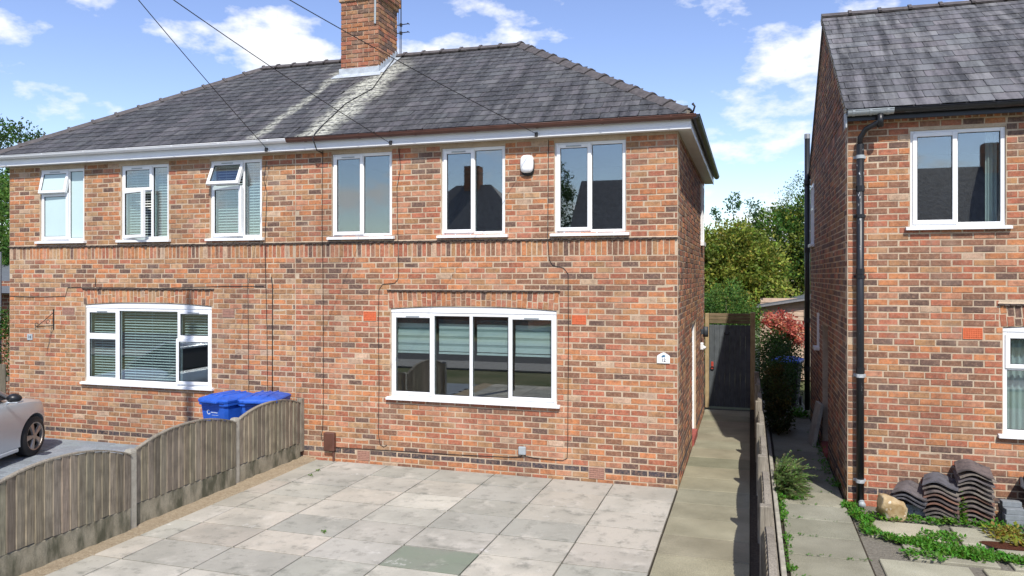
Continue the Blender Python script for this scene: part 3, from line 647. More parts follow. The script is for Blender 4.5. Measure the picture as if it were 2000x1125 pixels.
venetian(wn, q[0] + .06, q[1] - .03, b[2] + .05, zt - .06); venetian(wn, q[1] + .03, q[2] - .03, b[2] + .05, zt - .06); venetian(wn, q[2] + .03, q[3] - .06, zm, zt - .06)

# roof: two halves
def lim(s): k = s * math.cos(PITCH); return XL - EO + k, XR + EO - k
FR = slope_frame(0, -EO, ZE, PITCH)
hx = (XL + (YR), XR - YR)
def deck(H, x0, x1, ridge0, ridge1, left, right):
    d = .012; e = EO - .02; mb = MB(); yb = 2 * YR + e
    v = [(x0, -e, ZE - d), (x1, -e, ZE - d), (ridge1, YR, ZR - d), (ridge0, YR, ZR - d), (x0, yb, ZE - d), (x1, yb, ZE - d)]
    f = [(0, 1, 2, 3), (4, 3, 2, 5)]
    f += [(1, 5, 2)] if right else []; f += [(0, 3, 4)] if left else []
    mb.add(v, f); return P0(mb.build('roof', 'far_slate', H), H)
rfA = deck(HA, XP, XR + EO - .02, XP, hx[1], False, True); rfB = deck(HB, XL - EO + .02, XP, hx[0], XP, True, False)
roof_slates(FR, SL, .205, lim, rfA, 300, (XP, 99), tone=.85); roof_slates(FR, SL, .205, lim, rfB, 300, (-99, XP), tone=.8)
ridge_run((XP + .45, YR, ZR + .05), (hx[1], YR, ZR + .05), rfA, 6); ridge_run((hx[0], YR, ZR + .05), (XP - .55, YR, ZR + .05), rfB, 6)
ridge_run((XP - .55, YR, ZR + .05), (XP + .45, YR, ZR + .05), rfA, 2)
ridge_run((XR + EO - .06, -EO + .06, ZE + .085), (hx[1], YR, ZR + .05), rfA, 12, name='hip_tile'); ridge_run((XL - EO + .06, -EO + .06, ZE + .085), (hx[0], YR, ZR + .05), rfB, 12, name='hip_tile')
mb = MB(); mb.tube([(XR + EO - .04, -EO + .02, ZE + .02), (XR + EO, -EO - .02, ZE + .03), (XR + EO + .02, -EO - .03, ZE + .09), (XR + EO - .01, -EO - .03, ZE + .13)], [.014, .014, .013, .018], 8); mb.build('hip_iron', 'iron', rfA, True)
FZ0, FZ1 = 4.82, 4.965
def fasciaset(H, x0, x1, mat, right):
    mb = MB(); mb.cbox(x0, x1 + (.185 if right else 0), -.165, -.145, FZ0, FZ1, .003); mb.cbox(x0, x1 + (.19 if right else 0), -.172, -.15, FZ0 - .004, FZ0 + .035, .004)
    if right: mb.cbox(x1 + .165, x1 + .186, -.164, 6.45, FZ0 + .001, FZ1 - .001, .003)
    fs = P0(mb.build('fascia', 'white_plastic', H), H); mb = MB()
    n = 3
    for k in range(n): mb.box(x0, x1 + (.165 if right else 0), -.146 + k * .048, -.146 + k * .048 + .046, FZ0 + .008, FZ0 + .014)
    if right:
        y = .0
        while y < 6.4: mb.box(x1 + .002, x1 + .165, y, y + .094, FZ0 + .009, FZ0 + .015); y += .097
    mb.build('soffit', 'white_soffit', fs)
    g = gutter(H, (x0 + (.03 if not right else 0), -.225, ZE - .012), (x1 + (.26 if right else 0), -.225, ZE - .012), mat); P0(g, H)
    if right: g2 = gutter(H, (x1 + .245, 6.45, ZE - .014), (x1 + .245, -.26, ZE - .014), 'black_paint', brk=.55); P0(g2, H)
fasciaset(HA, XP, XR, 'brown_plastic', True); fasciaset(HB, XL - .18, XP, 'white_plastic', False)
# chimney on the party wall
cx0, cx1, cy0, cy1 = -6.45, -5.66, 2.32, 3.12; mb = MB(); mb.box(cx0 + .012, cx1 - .012, cy0 + .012, cy1 - .012, 6.2, 8.02); ch = P0(mb.build('chimney', 'mortar', HA), HA)
zc = [(6.30 + CO * k, 6.30 + CO * (k + 1), 'std') for k in range(21)]
lay(courses(cx0, cx1, zc, []), wall_frame((1, 0, 0), (0, -1, 0), (0, cy0, 0)), 'A', ch, 0, tone=.85); lay(courses(cy0 + .02, cy1, zc, []), wall_frame((0, 1, 0), (1, 0, 0), (cx1, 0, 0)), 'S', ch, 0, tone=1.15)
ztop = 6.30 + CO * 21
for k, e in enumerate((.03, .06, .06, .03, .03)):
    zk = ztop + CO * k
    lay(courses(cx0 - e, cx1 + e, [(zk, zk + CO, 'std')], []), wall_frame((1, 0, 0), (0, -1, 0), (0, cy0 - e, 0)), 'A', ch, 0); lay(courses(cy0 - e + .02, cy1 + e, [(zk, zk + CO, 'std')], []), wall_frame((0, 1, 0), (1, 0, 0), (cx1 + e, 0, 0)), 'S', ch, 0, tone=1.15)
    mb = MB(); mb.box(cx0 - e + .01, cx1 + e - .012, cy0 - e + .012, cy1 + e, zk + .003, zk + CO - .003); mb.build('corbel', 'mortar', ch)
def rz(y): return ZE + (y + EO) * math.tan(PITCH)
mb = MB(); mb.cbox(cx0 - .02, cx1 + .02, cy0 - .03, cy0 - .006, rz(cy0) - .02, rz(cy0) + .13, .005); mb.add([(cx0 - .12, cy0 - .17, rz(cy0 - .17) + .03), (cx1 + .12, cy0 - .17, rz(cy0 - .17) + .03), (cx1 + .06, cy0 - .01, rz(cy0) + .035), (cx0 - .06, cy0 - .01, rz(cy0) + .035)], [(0, 1, 2, 3)])
for k in range(8):
    y = cy0 + k * .1; z = rz(y + .05); mb.cbox(cx1 + .004, cx1 + .012 + .003 * (k % 2), y - .02, y + .1, z - .08, z + .12, .002)
mb.add([(cx1, cy0 - .05, rz(cy0 - .05) + .03), (cx1 + .13, cy0 - .05, rz(cy0 - .05) + .03), (cx1 + .13, cy1, rz(cy1) + .03), (cx1, cy1, rz(cy1) + .03)], [(0, 1, 2, 3)]); mb.build('lead_flashing', 'lead', ch)
mb = MB(); mb.tube([(cx1 - .06, cy0 - .01, 8.0), (cx1 - .06, cy0 - .02, 7.55)], .02, 6); mb.build('cable_insulator', 'grey_plastic', ch)
ae = MB(); ae.tube([(-5.60, 3.16, 7.15), (-5.60, 3.16, 8.9)], .011, 6); ae.tube([(-5.63, 3.16, 7.15), (-5.66, 3.14, 8.9)], .005, 5)
for z in (7.62, 7.78): ae.tube([(-5.72, 3.16, z), (-5.44, 3.16, z + .01)], .009, 6); ae.box(-5.62, -5.58, 3.14, 3.18, z - .03, z + .03); ae.tube([(-5.44, 3.12, z + .01), (-5.44, 3.2, z + .01)], .009, 5)
tag(ae.build('television_aerial', 'dark_metal'), 'thin dark aerial mast with short cross rods beside the brick chimney', 'aerial')

# fittings on the front wall
def bellbox():
    r = empty('alarm_box', 'white rounded alarm box with dark base between two upper windows', 'alarm', (-2.11, 0, 4.45))
    mb = MB(); n = 20
    def sup(rx, rz_, y): return [(rx * math.copysign(abs(math.cos(t)) ** .6, math.cos(t)), y, rz_ * math.copysign(abs(math.sin(t)) ** .6, math.sin(t))) for t in [2 * math.pi * k / n for k in range(n)]]
    rings = [sup(.098, .128, 0), sup(.098, .128, -.045), sup(.085, .115, -.07), sup(.05, .07, -.08)]; v = [(p[0], p[1], p[2] + .015) for r_ in rings for p in r_]
    mb.add(v, [(i * n + k, i * n + (k + 1) % n, (i + 1) * n + (k + 1) % n, (i + 1) * n + k) for i in range(3) for k in range(n)] + [tuple(range(3 * n, 4 * n))]); mb.build('cover', 'plaque_white', r, True)
    mb = MB(); rings = [sup(.095, .14, -.0), sup(.095, .14, -.035)]; mb.add([(p[0] + .008, p[1], p[2] - .012) for r_ in rings for p in r_], [(k, (k + 1) % n, n + (k + 1) % n, n + k) for k in range(n)] + [tuple(range(n, 2 * n))]); mb.build('base', 'dark_metal', r, True)
bellbox()
def textmesh(txt, size, mat, name, parent, loc, bold=.0):
    cu = bpy.data.curves.new('t', 'FONT'); cu.body = txt; cu.size = size; cu.align_x = 'CENTER'; cu.align_y = 'CENTER'; cu.extrude = .001; cu.offset = bold
    t = bpy.data.objects.new('t', cu); COL.objects.link(t); bpy.context.view_layer.update(); me = bpy.data.meshes.new_from_object(t.evaluated_get(bpy.context.evaluated_depsgraph_get())); bpy.data.objects.remove(t)
    me.materials.clear(); me.materials.append(M[mat]); o = link(name, me, parent, loc); o.rotation_euler = (R(90), 0, 0); return o
pl = empty('house_number_sign', 'small white house-shaped plaque with blue emblem and number 12', 'sign', (-.19, -.004, 1.685))
mb = MB(); mb.prism([(-.085, 0), (.085, 0), (.085, .1), (.04, .13), (0, .148), (-.04, .13), (-.085, .1)], -.014, -.002); mb.build('plate', 'plaque_white', pl, fix=True)
mb = MB(); mb.prism([(-.03, .085), (-.012, .108), (.012, .112), (.032, .098), (.016, .094), (.022, .076), (.004, .088), (-.012, .078)], -.0165, -.0142); mb.build('emblem', 'ink_blue', pl, fix=True); textmesh('12', .062, 'ink_dark', 'number', pl, (0, -.0155, .04), .0012)
pl = empty('house_number_sign', 'tiny grey number plate screwed to the orange brick wall', 'sign', (-11.36, -.004, 1.72)); mb = MB(); mb.cbox(-.06, .06, -.012, -.001, 0, .11, .003); mb.build('plate', 'grey_plastic', pl); textmesh('14', .075, 'ink_dark', 'number', pl, (0, -.0145, .055))
bk = MB(); c0 = (-10.82, 0, 0)
bk.box(-10.83, -10.81, -.012, -.002, 1.92, 2.28); bk.tube([(-10.82, -.01, 1.99), (-10.82, -.33, 1.99)], .007, 6); bk.tube([(-10.82, -.012, 2.22), (-10.82, -.16, 2.11), (-10.82, -.33, 2.0)], .006, 6)
for (yy, zz, rr_) in ((-.345, 2.025, .03), (-.345, 1.965, .03), (-.12, 2.06, .035)): bk.tube([(-10.82, yy + rr_ * math.cos(t), zz + rr_ * math.sin(t)) for t in [k * .6 for k in range(9)]], .005, 5)
tag(bk.build('basket_bracket', 'iron'), 'black scrolled iron hanging basket bracket on orange brick wall', 'bracket')
mb = MB(); mb.cbox(-5.375, -5.195, -.085, -.002, .16, .445, .012); mb.tube([(-5.22, -.04, .16), (-5.22, -.04, .0)], .018, 8); tag(mb.build('meter_box', 'brown_plastic'), 'small brown utility box low on the brick wall near the fence', 'utility box')
mb = MB(); mb.cbox(-2.236, -2.129, -.05, -.002, .31, .425, .008); tag(mb.build('junction_box', 'grey_plastic'), 'small pale grey junction box low on the wall under the big window', 'junction box')
def wallcable(name, pts, label, r=.0045): return cable(name, [(p[0], -.006 - (p[2] if len(p) > 2 else 0), p[1]) for p in pts], r, label, group='black cables clipped to the brick wall')
wallcable('wall_cable', [(-5.43, 4.82), (-5.44, 4.3), (-5.425, 3.41, .03), (-5.43, 3.3), (-5.42, 2.0), (-5.42, .9), (-5.43, .5), (-5.46, .36), (-5.44, .30), (-5.40, .33)], 'black cable running down to the brown utility box')
wallcable('wall_cable', [(-4.13, 4.80), (-4.10, 4.5), (-4.16, 4.2), (-4.13, 3.41, .03), (-4.13, 2.95), (-4.14, 2.82), (-4.2, 2.76), (-4.4, 2.74), (-4.46, 2.66), (-4.47, 2.2), (-4.46, 1.2), (-4.47, .45), (-4.44, .30), (-4.38, .27), (-4.33, .30)], 'black cable bending round the left end of the ground floor arch')
wallcable('wall_cable', [(-1.80, 4.80), (-1.80, 3.41, .03), (-1.79, 3.1), (-1.74, 3.02), (-1.58, 2.98), (-1.515, 2.9), (-1.51, 2.0), (-1.52, .5), (-1.53, .3), (-1.6, .262), (-2.0, .27), (-2.15, .29), (-2.18, .315)], 'black cable dropping past the right end of the arch to the grey box')
wallcable('wall_cable', [(-2.19, .31), (-2.21, .27), (-2.4, .255), (-3.2, .235), (-4.2, .225), (-5.2, .21)], 'thin black cable running along the dark blue brick course', .005)
wallcable('wall_cable', [(-11.84, 2.50), (-11.2, 2.49), (-10.55, 2.51), (-10.5, 2.66), (-9.9, 2.67), (-9.89, 2.85), (-9.88, 2.67), (-8.5, 2.66), (-7.2, 2.70), (-6.5, 2.70)], 'black cable running level above the arched window of the orange house')
wallcable('wall_cable', [(-6.45, 4.7), (-6.5, 4.4), (-6.44, 4.2), (-6.46, 3.41, .03), (-6.44, 2.0), (-6.43, .95)], 'black cable falling from the eaves by the party wall to the bins')
wallcable('wall_cable', [(-6.80, 2.92), (-6.79, 2.0), (-6.78, 1.0)], 'short black cable ending above the lid of the open blue bin')
wallcable('wall_cable', [(-6.36, 2.85), (-6.335, 2.70), (-6.34, 1.8), (-6.34, .95)], 'black cable with a white clip at its upper end', .008)
wallcable('wall_cable', [(-5.9, 4.1), (-4.35, 4.5, .0), (-4.2, 4.66), (-3.95, 4.62), (-3.9, 4.4), (-4.05, 4.32), (-4.2, 4.42)], 'loose loop of black cable beside the upper window') if False else None

# ------------------------------------------------------------------ the house on the right
XC = 2.11
HC = empty('brick_house', 'gabled dark red brick house with black gutter, drainpipe and slate roof beside the passage', 'house', (5.1, 3.1, 0))
winC = (2.83, 3.867, 3.477, 4.672); bayC = (3.835, 6.42, .97, 2.245)
hol = [winC, (bayC[0], bayC[1], bayC[2], bayC[3] + RISE)]; avC = (3.405, 3.62, 2.10, 2.24)
wallC = P0(core('front_wall', FRONT, XC, 8.1, -.2, 4.9, hol, HC), HC)
zsC = []; z = -.039
while z < 4.72:
    zsC.append((z, z + CO, 'blue' if abs(z - (Z0)) < .02 else 'std')); z += CO
zsC.append((z, 4.93, 'soldier'))
lay(courses(XC, 5.3, zsC, hol + [avC, (bayC[0] - .035, bayC[1] + .035, bayC[3] - .01, 2.56)]), FRONT, 'C', wallC, 300)
arch(wallC, bayC[0], bayC[1], bayC[3] + .004, 2.52, RISE, 'C'); airbrick(wallC, 3.512, 2.17, .20, .125)
GAB = wall_frame((0, -1, 0), (-1, 0, 0), (XC, 0, 0)); gd1 = (-3.55, -2.56, -.1, 2.05); gw1 = (-4.42, -4.14, 1.58, 2.2); gw2 = (-5.9, -5.3, 3.47, 4.65)
PC = math.atan2(ZR - 4.93, YR + .2); gh = [gd1, gw1, gw2]
def gz(y): return 4.93 + (min(y, 2 * YR - y) + .2) * math.tan(PC)
gwall = P0(core('gable_wall', GAB, -6.28, -.245, -.2, 4.9, gh, HC), HC)
mb = MB(); mb.add([(XC + .009, .01, 4.9), (XC + .009, 6.27, 4.9), (XC + .009, YR, ZR - .08), (XC + .2, .01, 4.9), (XC + .2, 6.27, 4.9), (XC + .2, YR, ZR - .08)], [(0, 1, 2), (3, 5, 4), (0, 2, 5, 3), (1, 4, 5, 2)]); mb.build('gable', 'mortar', gwall)
rect = courses(-6.28, -.02, [(a, b, 'std' if k == 'soldier' else k) for a, b, k in zsC], gh)
z = 4.93
while z < ZR - .1:
    ya = (z + CO - 4.93) / math.tan(PC) - .2; rect += courses(-(2 * YR - ya) + .02, -ya - .02, [(z, z + CO, 'std')], []); z += CO
lay(rect, GAB, 'S', gwall, 0, tone=.85)  # brick colour toned down to paint in the gable's shade
def gpart(name, mat, boxes, par):
    mb = MB()
    for bx_ in boxes: mb.cbox(*bx_)
    return mb.build(name, mat, par)
gp = P0(gpart('side_window', 'white_plastic', [(XC - .02, XC + .06, 5.3, 5.36, 3.47, 4.65), (XC - .02, XC + .06, 5.84, 5.9, 3.47, 4.65), (XC - .02, XC + .06, 5.36, 5.84, 4.59, 4.65), (XC - .07, XC + .06, 5.27, 5.93, 3.43, 3.49), (XC - .018, XC + .06, 5.36, 5.84, 4.15, 4.2)], HC), HC); mb = MB(); mb.box(XC + .03, XC + .036, 5.36, 5.84, 3.49, 4.59); mb.build('pane', 'glass', gp)
gp = P0(gpart('side_window', 'white_plastic', [(XC - .02, XC + .05, 4.14, 4.18, 1.58, 2.2), (XC - .02, XC + .05, 4.38, 4.42, 1.58, 2.2), (XC - .02, XC + .05, 4.18, 4.38, 2.16, 2.2), (XC - .09, XC + .05, 4.11, 4.45, 1.54, 1.6)], HC), HC); mb = MB(); mb.box(XC + .02, XC + .026, 4.18, 4.38, 1.6, 2.16); mb.build('pane', 'glass', gp)
gp = P0(gpart('side_door', 'black_paint', [(XC + .1, XC + .16, 2.56, 3.55, .02, 2.05)], HC), HC); gpart('door_step', 'red_step', [(XC - .05, XC + .16, 2.58, 3.53, -.04, .05)], gp)
mb = MB(); mb.box(XC + .25, 8.1, 6.04, 6.28, -.2, 4.9); mb.box(7.86, 8.1, .25, 6.03, -.2, 4.9); P0(mb.build('rear_wall', 'far_brick', HC), HC)
mb = MB(); mb.box(XC + .26, 7.8, .25, 6, 2.6, 2.7); mb.box(XC + .26, 7.8, 3.2, 3.26, 0, 4.8); mb.box(XC + .26, 7.8, .25, 6, 4.81, 4.85); mb.box(XC + .26, 7.8, .25, 6, 0, .05); P0(mb.build('interior', 'interior_wall', HC), HC)
x0, x1, z0, z1 = winC; wn = P0(window(HC, x0, x1, z0, z1), HC); xm = x0 + (x1 - x0) * .49; mb = MB(); mb.cbox(xm - .022, xm + .022, .03, .098, z0 + .05, z1 - .05); mb.build('mullion', 'white_plastic', wn)
sash(wn, x0 + .028, xm + .012, z0 + .03, z1 - .03); fixed(wn, xm + .022, x1 - .05, z0 + .05, z1 - .05)
def curtain(wn, x0, x1, z0, z1, y, folds, mat='curtain'):
    mb = MB(); n = folds * 6
    for k in range(n + 1): t = k / n; x = x0 + (x1 - x0) * t; yy = y + .018 * math.sin(t * folds * 2 * math.pi); mb.v += [(x, yy, z0), (x, yy, z1)]
    mb.f = [(2 * k, 2 * k + 2, 2 * k + 3, 2 * k + 1) for k in range(n)]; mb.c = [(1, 1, 1)] * n; return mb.build('curtain', mat, wn, True)
curtain(wn, x1 - .17, x1 - .04, z0 + .02, z1 - .03, .2, 3)
b = bayC; wn = bay_frame(HC, b); zt = b[3] - .045; W = b[1] - b[0]; zm = b[2] + (zt - b[2]) * .64; mb = MB(); mb.cbox(b[0] + .66, b[0] + .71, .03, .098, b[2] + .05, zt - .05); mb.cbox(b[0] + .05, b[0] + .66, .031, .098, zm - .022, zm + .022); mb.cbox(b[1] - .71, b[1] - .66, .03, .098, b[2] + .05, zt - .05); mb.build('mullion', 'white_plastic', wn)
sash(wn, b[0] + .028, b[0] + .67, zm, zt - .03); fixed(wn, b[0] + .05, b[0] + .66, b[2] + .05, zm - .022); fixed(wn, b[0] + .71, b[1] - .71, b[2] + .05, zt - .05); fixed(wn, b[1] - .66, b[1] - .05, b[2] + .05, zt - .05)
curtain(wn, b[0] + .10, b[0] + .7, b[2], zt, .2, 9)
mb = MB(); e = .2; v = [(XC - .03, -e, 4.918), (8.1, -e, 4.918), (8.1, YR, ZR - .012), (XC - .03, YR, ZR - .012), (XC - .03, 2 * YR + e, 4.918), (8.1, 2 * YR + e, 4.918)]; mb.add(v, [(0, 1, 2, 3), (4, 3, 2, 5)]); mb.add([(a, b_, c - .05) for a, b_, c in v], [(0, 3, 2, 1), (4, 5, 2, 3)]); mb.add([v[0], v[3], (v[3][0], v[3][1], v[3][2] - .05), (v[0][0], v[0][1], v[0][2] - .05), v[4], (v[4][0], v[4][1], v[4][2] - .05)], [(0, 1, 2, 3), (1, 4, 5, 2)])
rfC = P0(mb.build('roof', 'far_slate', HC), HC); SLC = math.hypot(ZR - 4.93, YR + .2)
roof_slates(slope_frame(0, -.21, 4.93, PC), SLC, .232, lambda s: (XC - .045, 5.6), rfC, 300, None, .285, 1.45)
ridge_run((XC - .05, YR, ZR + .05), (5.6, YR, ZR + .05), rfC, 8)
mb = MB(); vz = []
for k in range(40):
    y = -.18 + 3.3 * k / 39; mb.box(XC - .045 + random.uniform(-.006, .004), XC + .02, y, y + .095, gz(y) - .035, gz(y) + random.uniform(-.012, .004))
mb.build('verge_mortar', 'bedding', rfC)
mb = MB(); mb.cbox(XC - .02, 8.1, -.15, -.125, 4.80, 4.93, .003); fs = P0(mb.build('fascia', 'black_paint', HC), HC); mb = MB(); mb.box(XC, 8.1, -.124, .0, 4.825, 4.835); mb.cbox(XC - .04, XC - .021, -.17, .02, 4.72, 4.96, .003); mb.build('soffit', 'flaked_paint', fs)
P0(gutter(HC, (XC + .50, -.205, 4.915), (8.1, -.205, 4.915), 'black_paint', .058, .8), HC); P0(gutter(HC, (XC - .02, -.205, 4.915), (XC + .50, -.205, 4.915), 'grey_plastic', .062, .4), HC)
dx = 2.25; mb = MB(); mb.tube([(dx, -.075, .02), (dx, -.075, 4.52)], .046, 12); dp = P0(mb.build('drainpipe', 'flaking_black', HC, True), HC)
mb = MB(); mb.tube([(dx, -.075, 4.50), (dx, -.08, 4.60), (dx + .06, -.12, 4.70), (dx + .19, -.2, 4.76), (dx + .21, -.205, 4.80), (dx + .21, -.205, 4.88)], .034, 10); mb.tube([(dx + .21, -.205, 4.70), (dx + .21, -.205, 4.87)], .04, 10); mb.build('swan_neck', 'black_paint', dp, True)
for z, mt in ((4.36, 'grey_plastic'), (3.62, 'black_paint'), (2.86, 'black_paint'), (1.62, 'flaked_paint'), (.30, 'flaked_paint')):
    mb = MB(); mb.tube([(dx, -.075, z - .022), (dx, -.075, z + .022)], .053, 12); mb.box(dx - .07, dx + .07, -.03, -.004, z - .015, z + .015); mb.build('pipe_bracket', mt, dp)
for z in (3.9, 2.86, 1.62): mb = MB(); mb.tube([(dx, -.075, z + .03), (dx, -.075, z + .10)], .0525, 12); mb.build('pipe_collar', 'black_paint', dp)
mb = MB(); mb.tube([(2.06, 6.42, .1), (2.06, 6.42, 5.75)], .055, 12); sp = mb.build('soil_pipe', 'black_paint', None, True); tag(sp, 'tall black soil vent pipe on the passage side of the gabled house', 'pipe')
for z in (.9, 1.9, 3.35, 4.75): mb = MB(); mb.tube([(2.06, 6.42, z), (2.06, 6.42, z + .09)], .068, 12); mb.build('pipe_collar', 'black_paint', sp)
mb = MB(); mb.tube([(2.06, 6.42, 5.7), (2.06, 6.42, 5.80)], .06, 10); mb.build('wire_balloon', 'galvanised', sp)

# ------------------------------------------------------------------ overhead wires and the pole they come from
PX, PY = -4.785, -7.7
tp = empty('telegraph_pole', 'tall wooden telegraph pole on the frontage carrying the overhead wires', 'pole', (PX, PY, 0)); mb = MB(); mb.tube([(0, 0, -.3), (0, 0, 4), (0, 0, 12.3)], [.10, .09, .075], 12); mb.build('shaft', 'pole_timber', tp, True)
for z in (6.35, 6.6, 7.41): mb = MB(); mb.box(-.05, .12, -.16, .16, z - .03, z + .03); mb.build('bracket', 'galvanised', tp)
def wire(a, z, label):
    a = Vector(a); b_ = Vector((PX + .05, PY + .12, z)); pts = []
    for k in range(25): t = k / 24; p = a.lerp(b_, t); p.z -= .10 * 4 * t * (1 - t); pts.append(p)
    cable('overhead_wire', pts, .005, label, group='overhead wires from the pole to the eaves', cat='wire')
wire((-6.33, -.17, 4.87), 7.41, 'overhead wire meeting the white fascia near the gutter join'); wire((-4.18, -.17, 4.84), 6.35, 'overhead wire meeting the white fascia above the first upper window'); wire((-1.93, -.2, 4.86), 6.44, 'overhead wire crossing the chimney to the fascia above the alarm box')
for x in (-6.33, -4.18, -1.93): mb = MB(); mb.cbox(x - .02, x + .02, -.2, -.166, 4.82, 4.88, .004); o = P0(mb.build('wire_clamp', 'dark_metal', HA), HA)
cable('overhead_wire', [(4.4, -.2, 4.95), (4.0, -3, 6.2), (2.4, 1.5, 7.6)][:0] or [(8.0, 2.4, 6.75), (4.6, 1.6, 7.02), (2.2, .4, 7.75), (0, -1.2, 8.8)], .006, 'overhead wire passing low over the slate roof of the gabled house', cat='wire')
cable('roof_cable', [(-5.62, 2.9, rz(2.9) + .05), (-5.5, 2.2, rz(2.2) + .03), (-5.35, 1.5, rz(1.5) + .03), (-5.55, .9, rz(.9) + .03), (-5.5, .1, rz(.1) + .03), (-5.45, -.2, rz(-.2) + .04), (-5.43, -.30, 4.97), (-5.43, -.18, 4.80), (-5.43, -.01, 4.78)], .009, 'black cable snaking down the slates from the chimney to the gutter')

# ------------------------------------------------------------------ left fence
def arched_panel(name, label, x, ya, yb, zlow, zarc, gravel=.28, group=None, flat=False, side=1):
    r = empty(name, label, 'fence', (x, (ya + yb) / 2, 0), group); cy = (ya + yb) / 2; n = max(1, round(abs(yb - ya) / .098)); wd = (yb - ya) / n
    def top(y): t = (y - cy) / ((yb - ya) / 2); return zlow + zarc * (1 - abs(t) ** 2.2)
    for k in range(n):
        y0 = ya + wd * k - cy; y1 = y0 + wd * 1.12; t0 = top(y0 + cy); t1 = top(min(y1 + cy, yb)); t0 -= random.uniform(0, .012); t1 -= random.uniform(0, .012); zb = gravel + random.uniform(-.012, .006); mb = MB(); th0, th1 = .024, .006
        X0 = side * .012; v = [(X0, y0, zb), (X0 + side * th0, y0, zb), (X0 + side * th1, y1, zb - .004), (X0 - side * .004, y1, zb - .004), (X0, y0, t0), (X0 + side * th0, y0, t0), (X0 + side * th1, y1, t1), (X0 - side * .004, y1, t1)]
        mb.add(v, [(0, 3, 2, 1), (4, 5, 6, 7), (0, 1, 5, 4), (1, 2, 6, 5), (2, 3, 7, 6), (3, 0, 4, 7)]); o = mb.build('board', 'grey_timber', r, fix=True); tint(o, jit((.95, .93, .88), .32))
    mb = MB()
    for k in range(16):
        y0 = ya + (yb - ya) * k / 16; y1 = ya + (yb - ya) * (k + 1) / 16; a, b_ = top(y0), top(y1); mb.add([(-.02, y0 - cy, a), (.034, y0 - cy, a), (.034, y1 - cy, b_), (-.02, y1 - cy, b_), (-.02, y0 - cy, a + .016), (.034, y0 - cy, a + .016), (.034, y1 - cy, b_ + .016), (-.02, y1 - cy, b_ + .016)], [(0, 3, 2, 1), (4, 5, 6, 7), (0, 1, 5, 4), (1, 2, 6, 5), (2, 3, 7, 6), (3, 0, 4, 7)])
    o = mb.build('capping', 'grey_timber', r)
    for z in (gravel + .12, zlow - .14): mb = MB(); mb.cbox(-.04 * side - .015, -.04 * side + .015 + .01, ya - cy, yb - cy, z - .03, z + .03, .003); mb.build('rail', 'grey_timber', r)
    if gravel > .15:
        mb = MB(); mb.cbox(-.025, .025, ya - cy, yb - cy, -.08, gravel - .012, .005); mb.build('gravel_board', 'mossy_concrete', r)
    return r
def post(x, y, h, label, wd=.1, mat='concrete', group=None):
    mb = MB(); mb.cbox(-wd / 2, wd / 2, -wd / 2, wd / 2, -.1, h - .02, .01); a = wd / 2 - .004; n = len(mb.v); mb.add([(-a, -a, h - .021), (a, -a, h - .021), (a, a, h - .021), (-a, a, h - .021), (-a * .7, -a * .7, h + .005), (a * .7, -a * .7, h + .005), (a * .7, a * .7, h + .005), (-a * .7, a * .7, h + .005)], [(4, 5, 6, 7), (0, 1, 5, 4), (1, 2, 6, 5), (2, 3, 7, 6), (3, 0, 4, 7)])
    o = mb.build('fence_post', mat); o.location = (x, y, 0); return tag(o, label, 'fence post', group)
G = 'arched panels of the low grey fence'
arched_panel('arched_fence', 'weathered arched timber fence panel joining the brick wall', -5.80, -1.59, -.09, .88, .13, .27, G)
arched_panel('arched_fence', 'weathered arched timber fence panel between two concrete posts', -5.77, -3.50, -1.70, .87, .16, .28, G)
arched_panel('arched_fence', 'weathered arched timber fence panel running toward the street', -5.72, -5.42, -3.61, .86, .18, .28, G)
post(-5.81, -1.645, .92, 'square concrete fence post beside the blue bins'); post(-5.755, -3.555, .91, 'square concrete fence post on the street side of the middle panel'); post(-5.69, -5.48, .91, 'square concrete fence post at the street end of the grey fence')
mb = MB(); mb.cbox(-.04, .04, -.045, .045, .12, .95, .006); o = mb.build('fence_post', 'grey_timber'); o.location = (-5.80, -.046, 0); tag(o, 'thin grey timber post fixed to the brick wall', 'fence post')

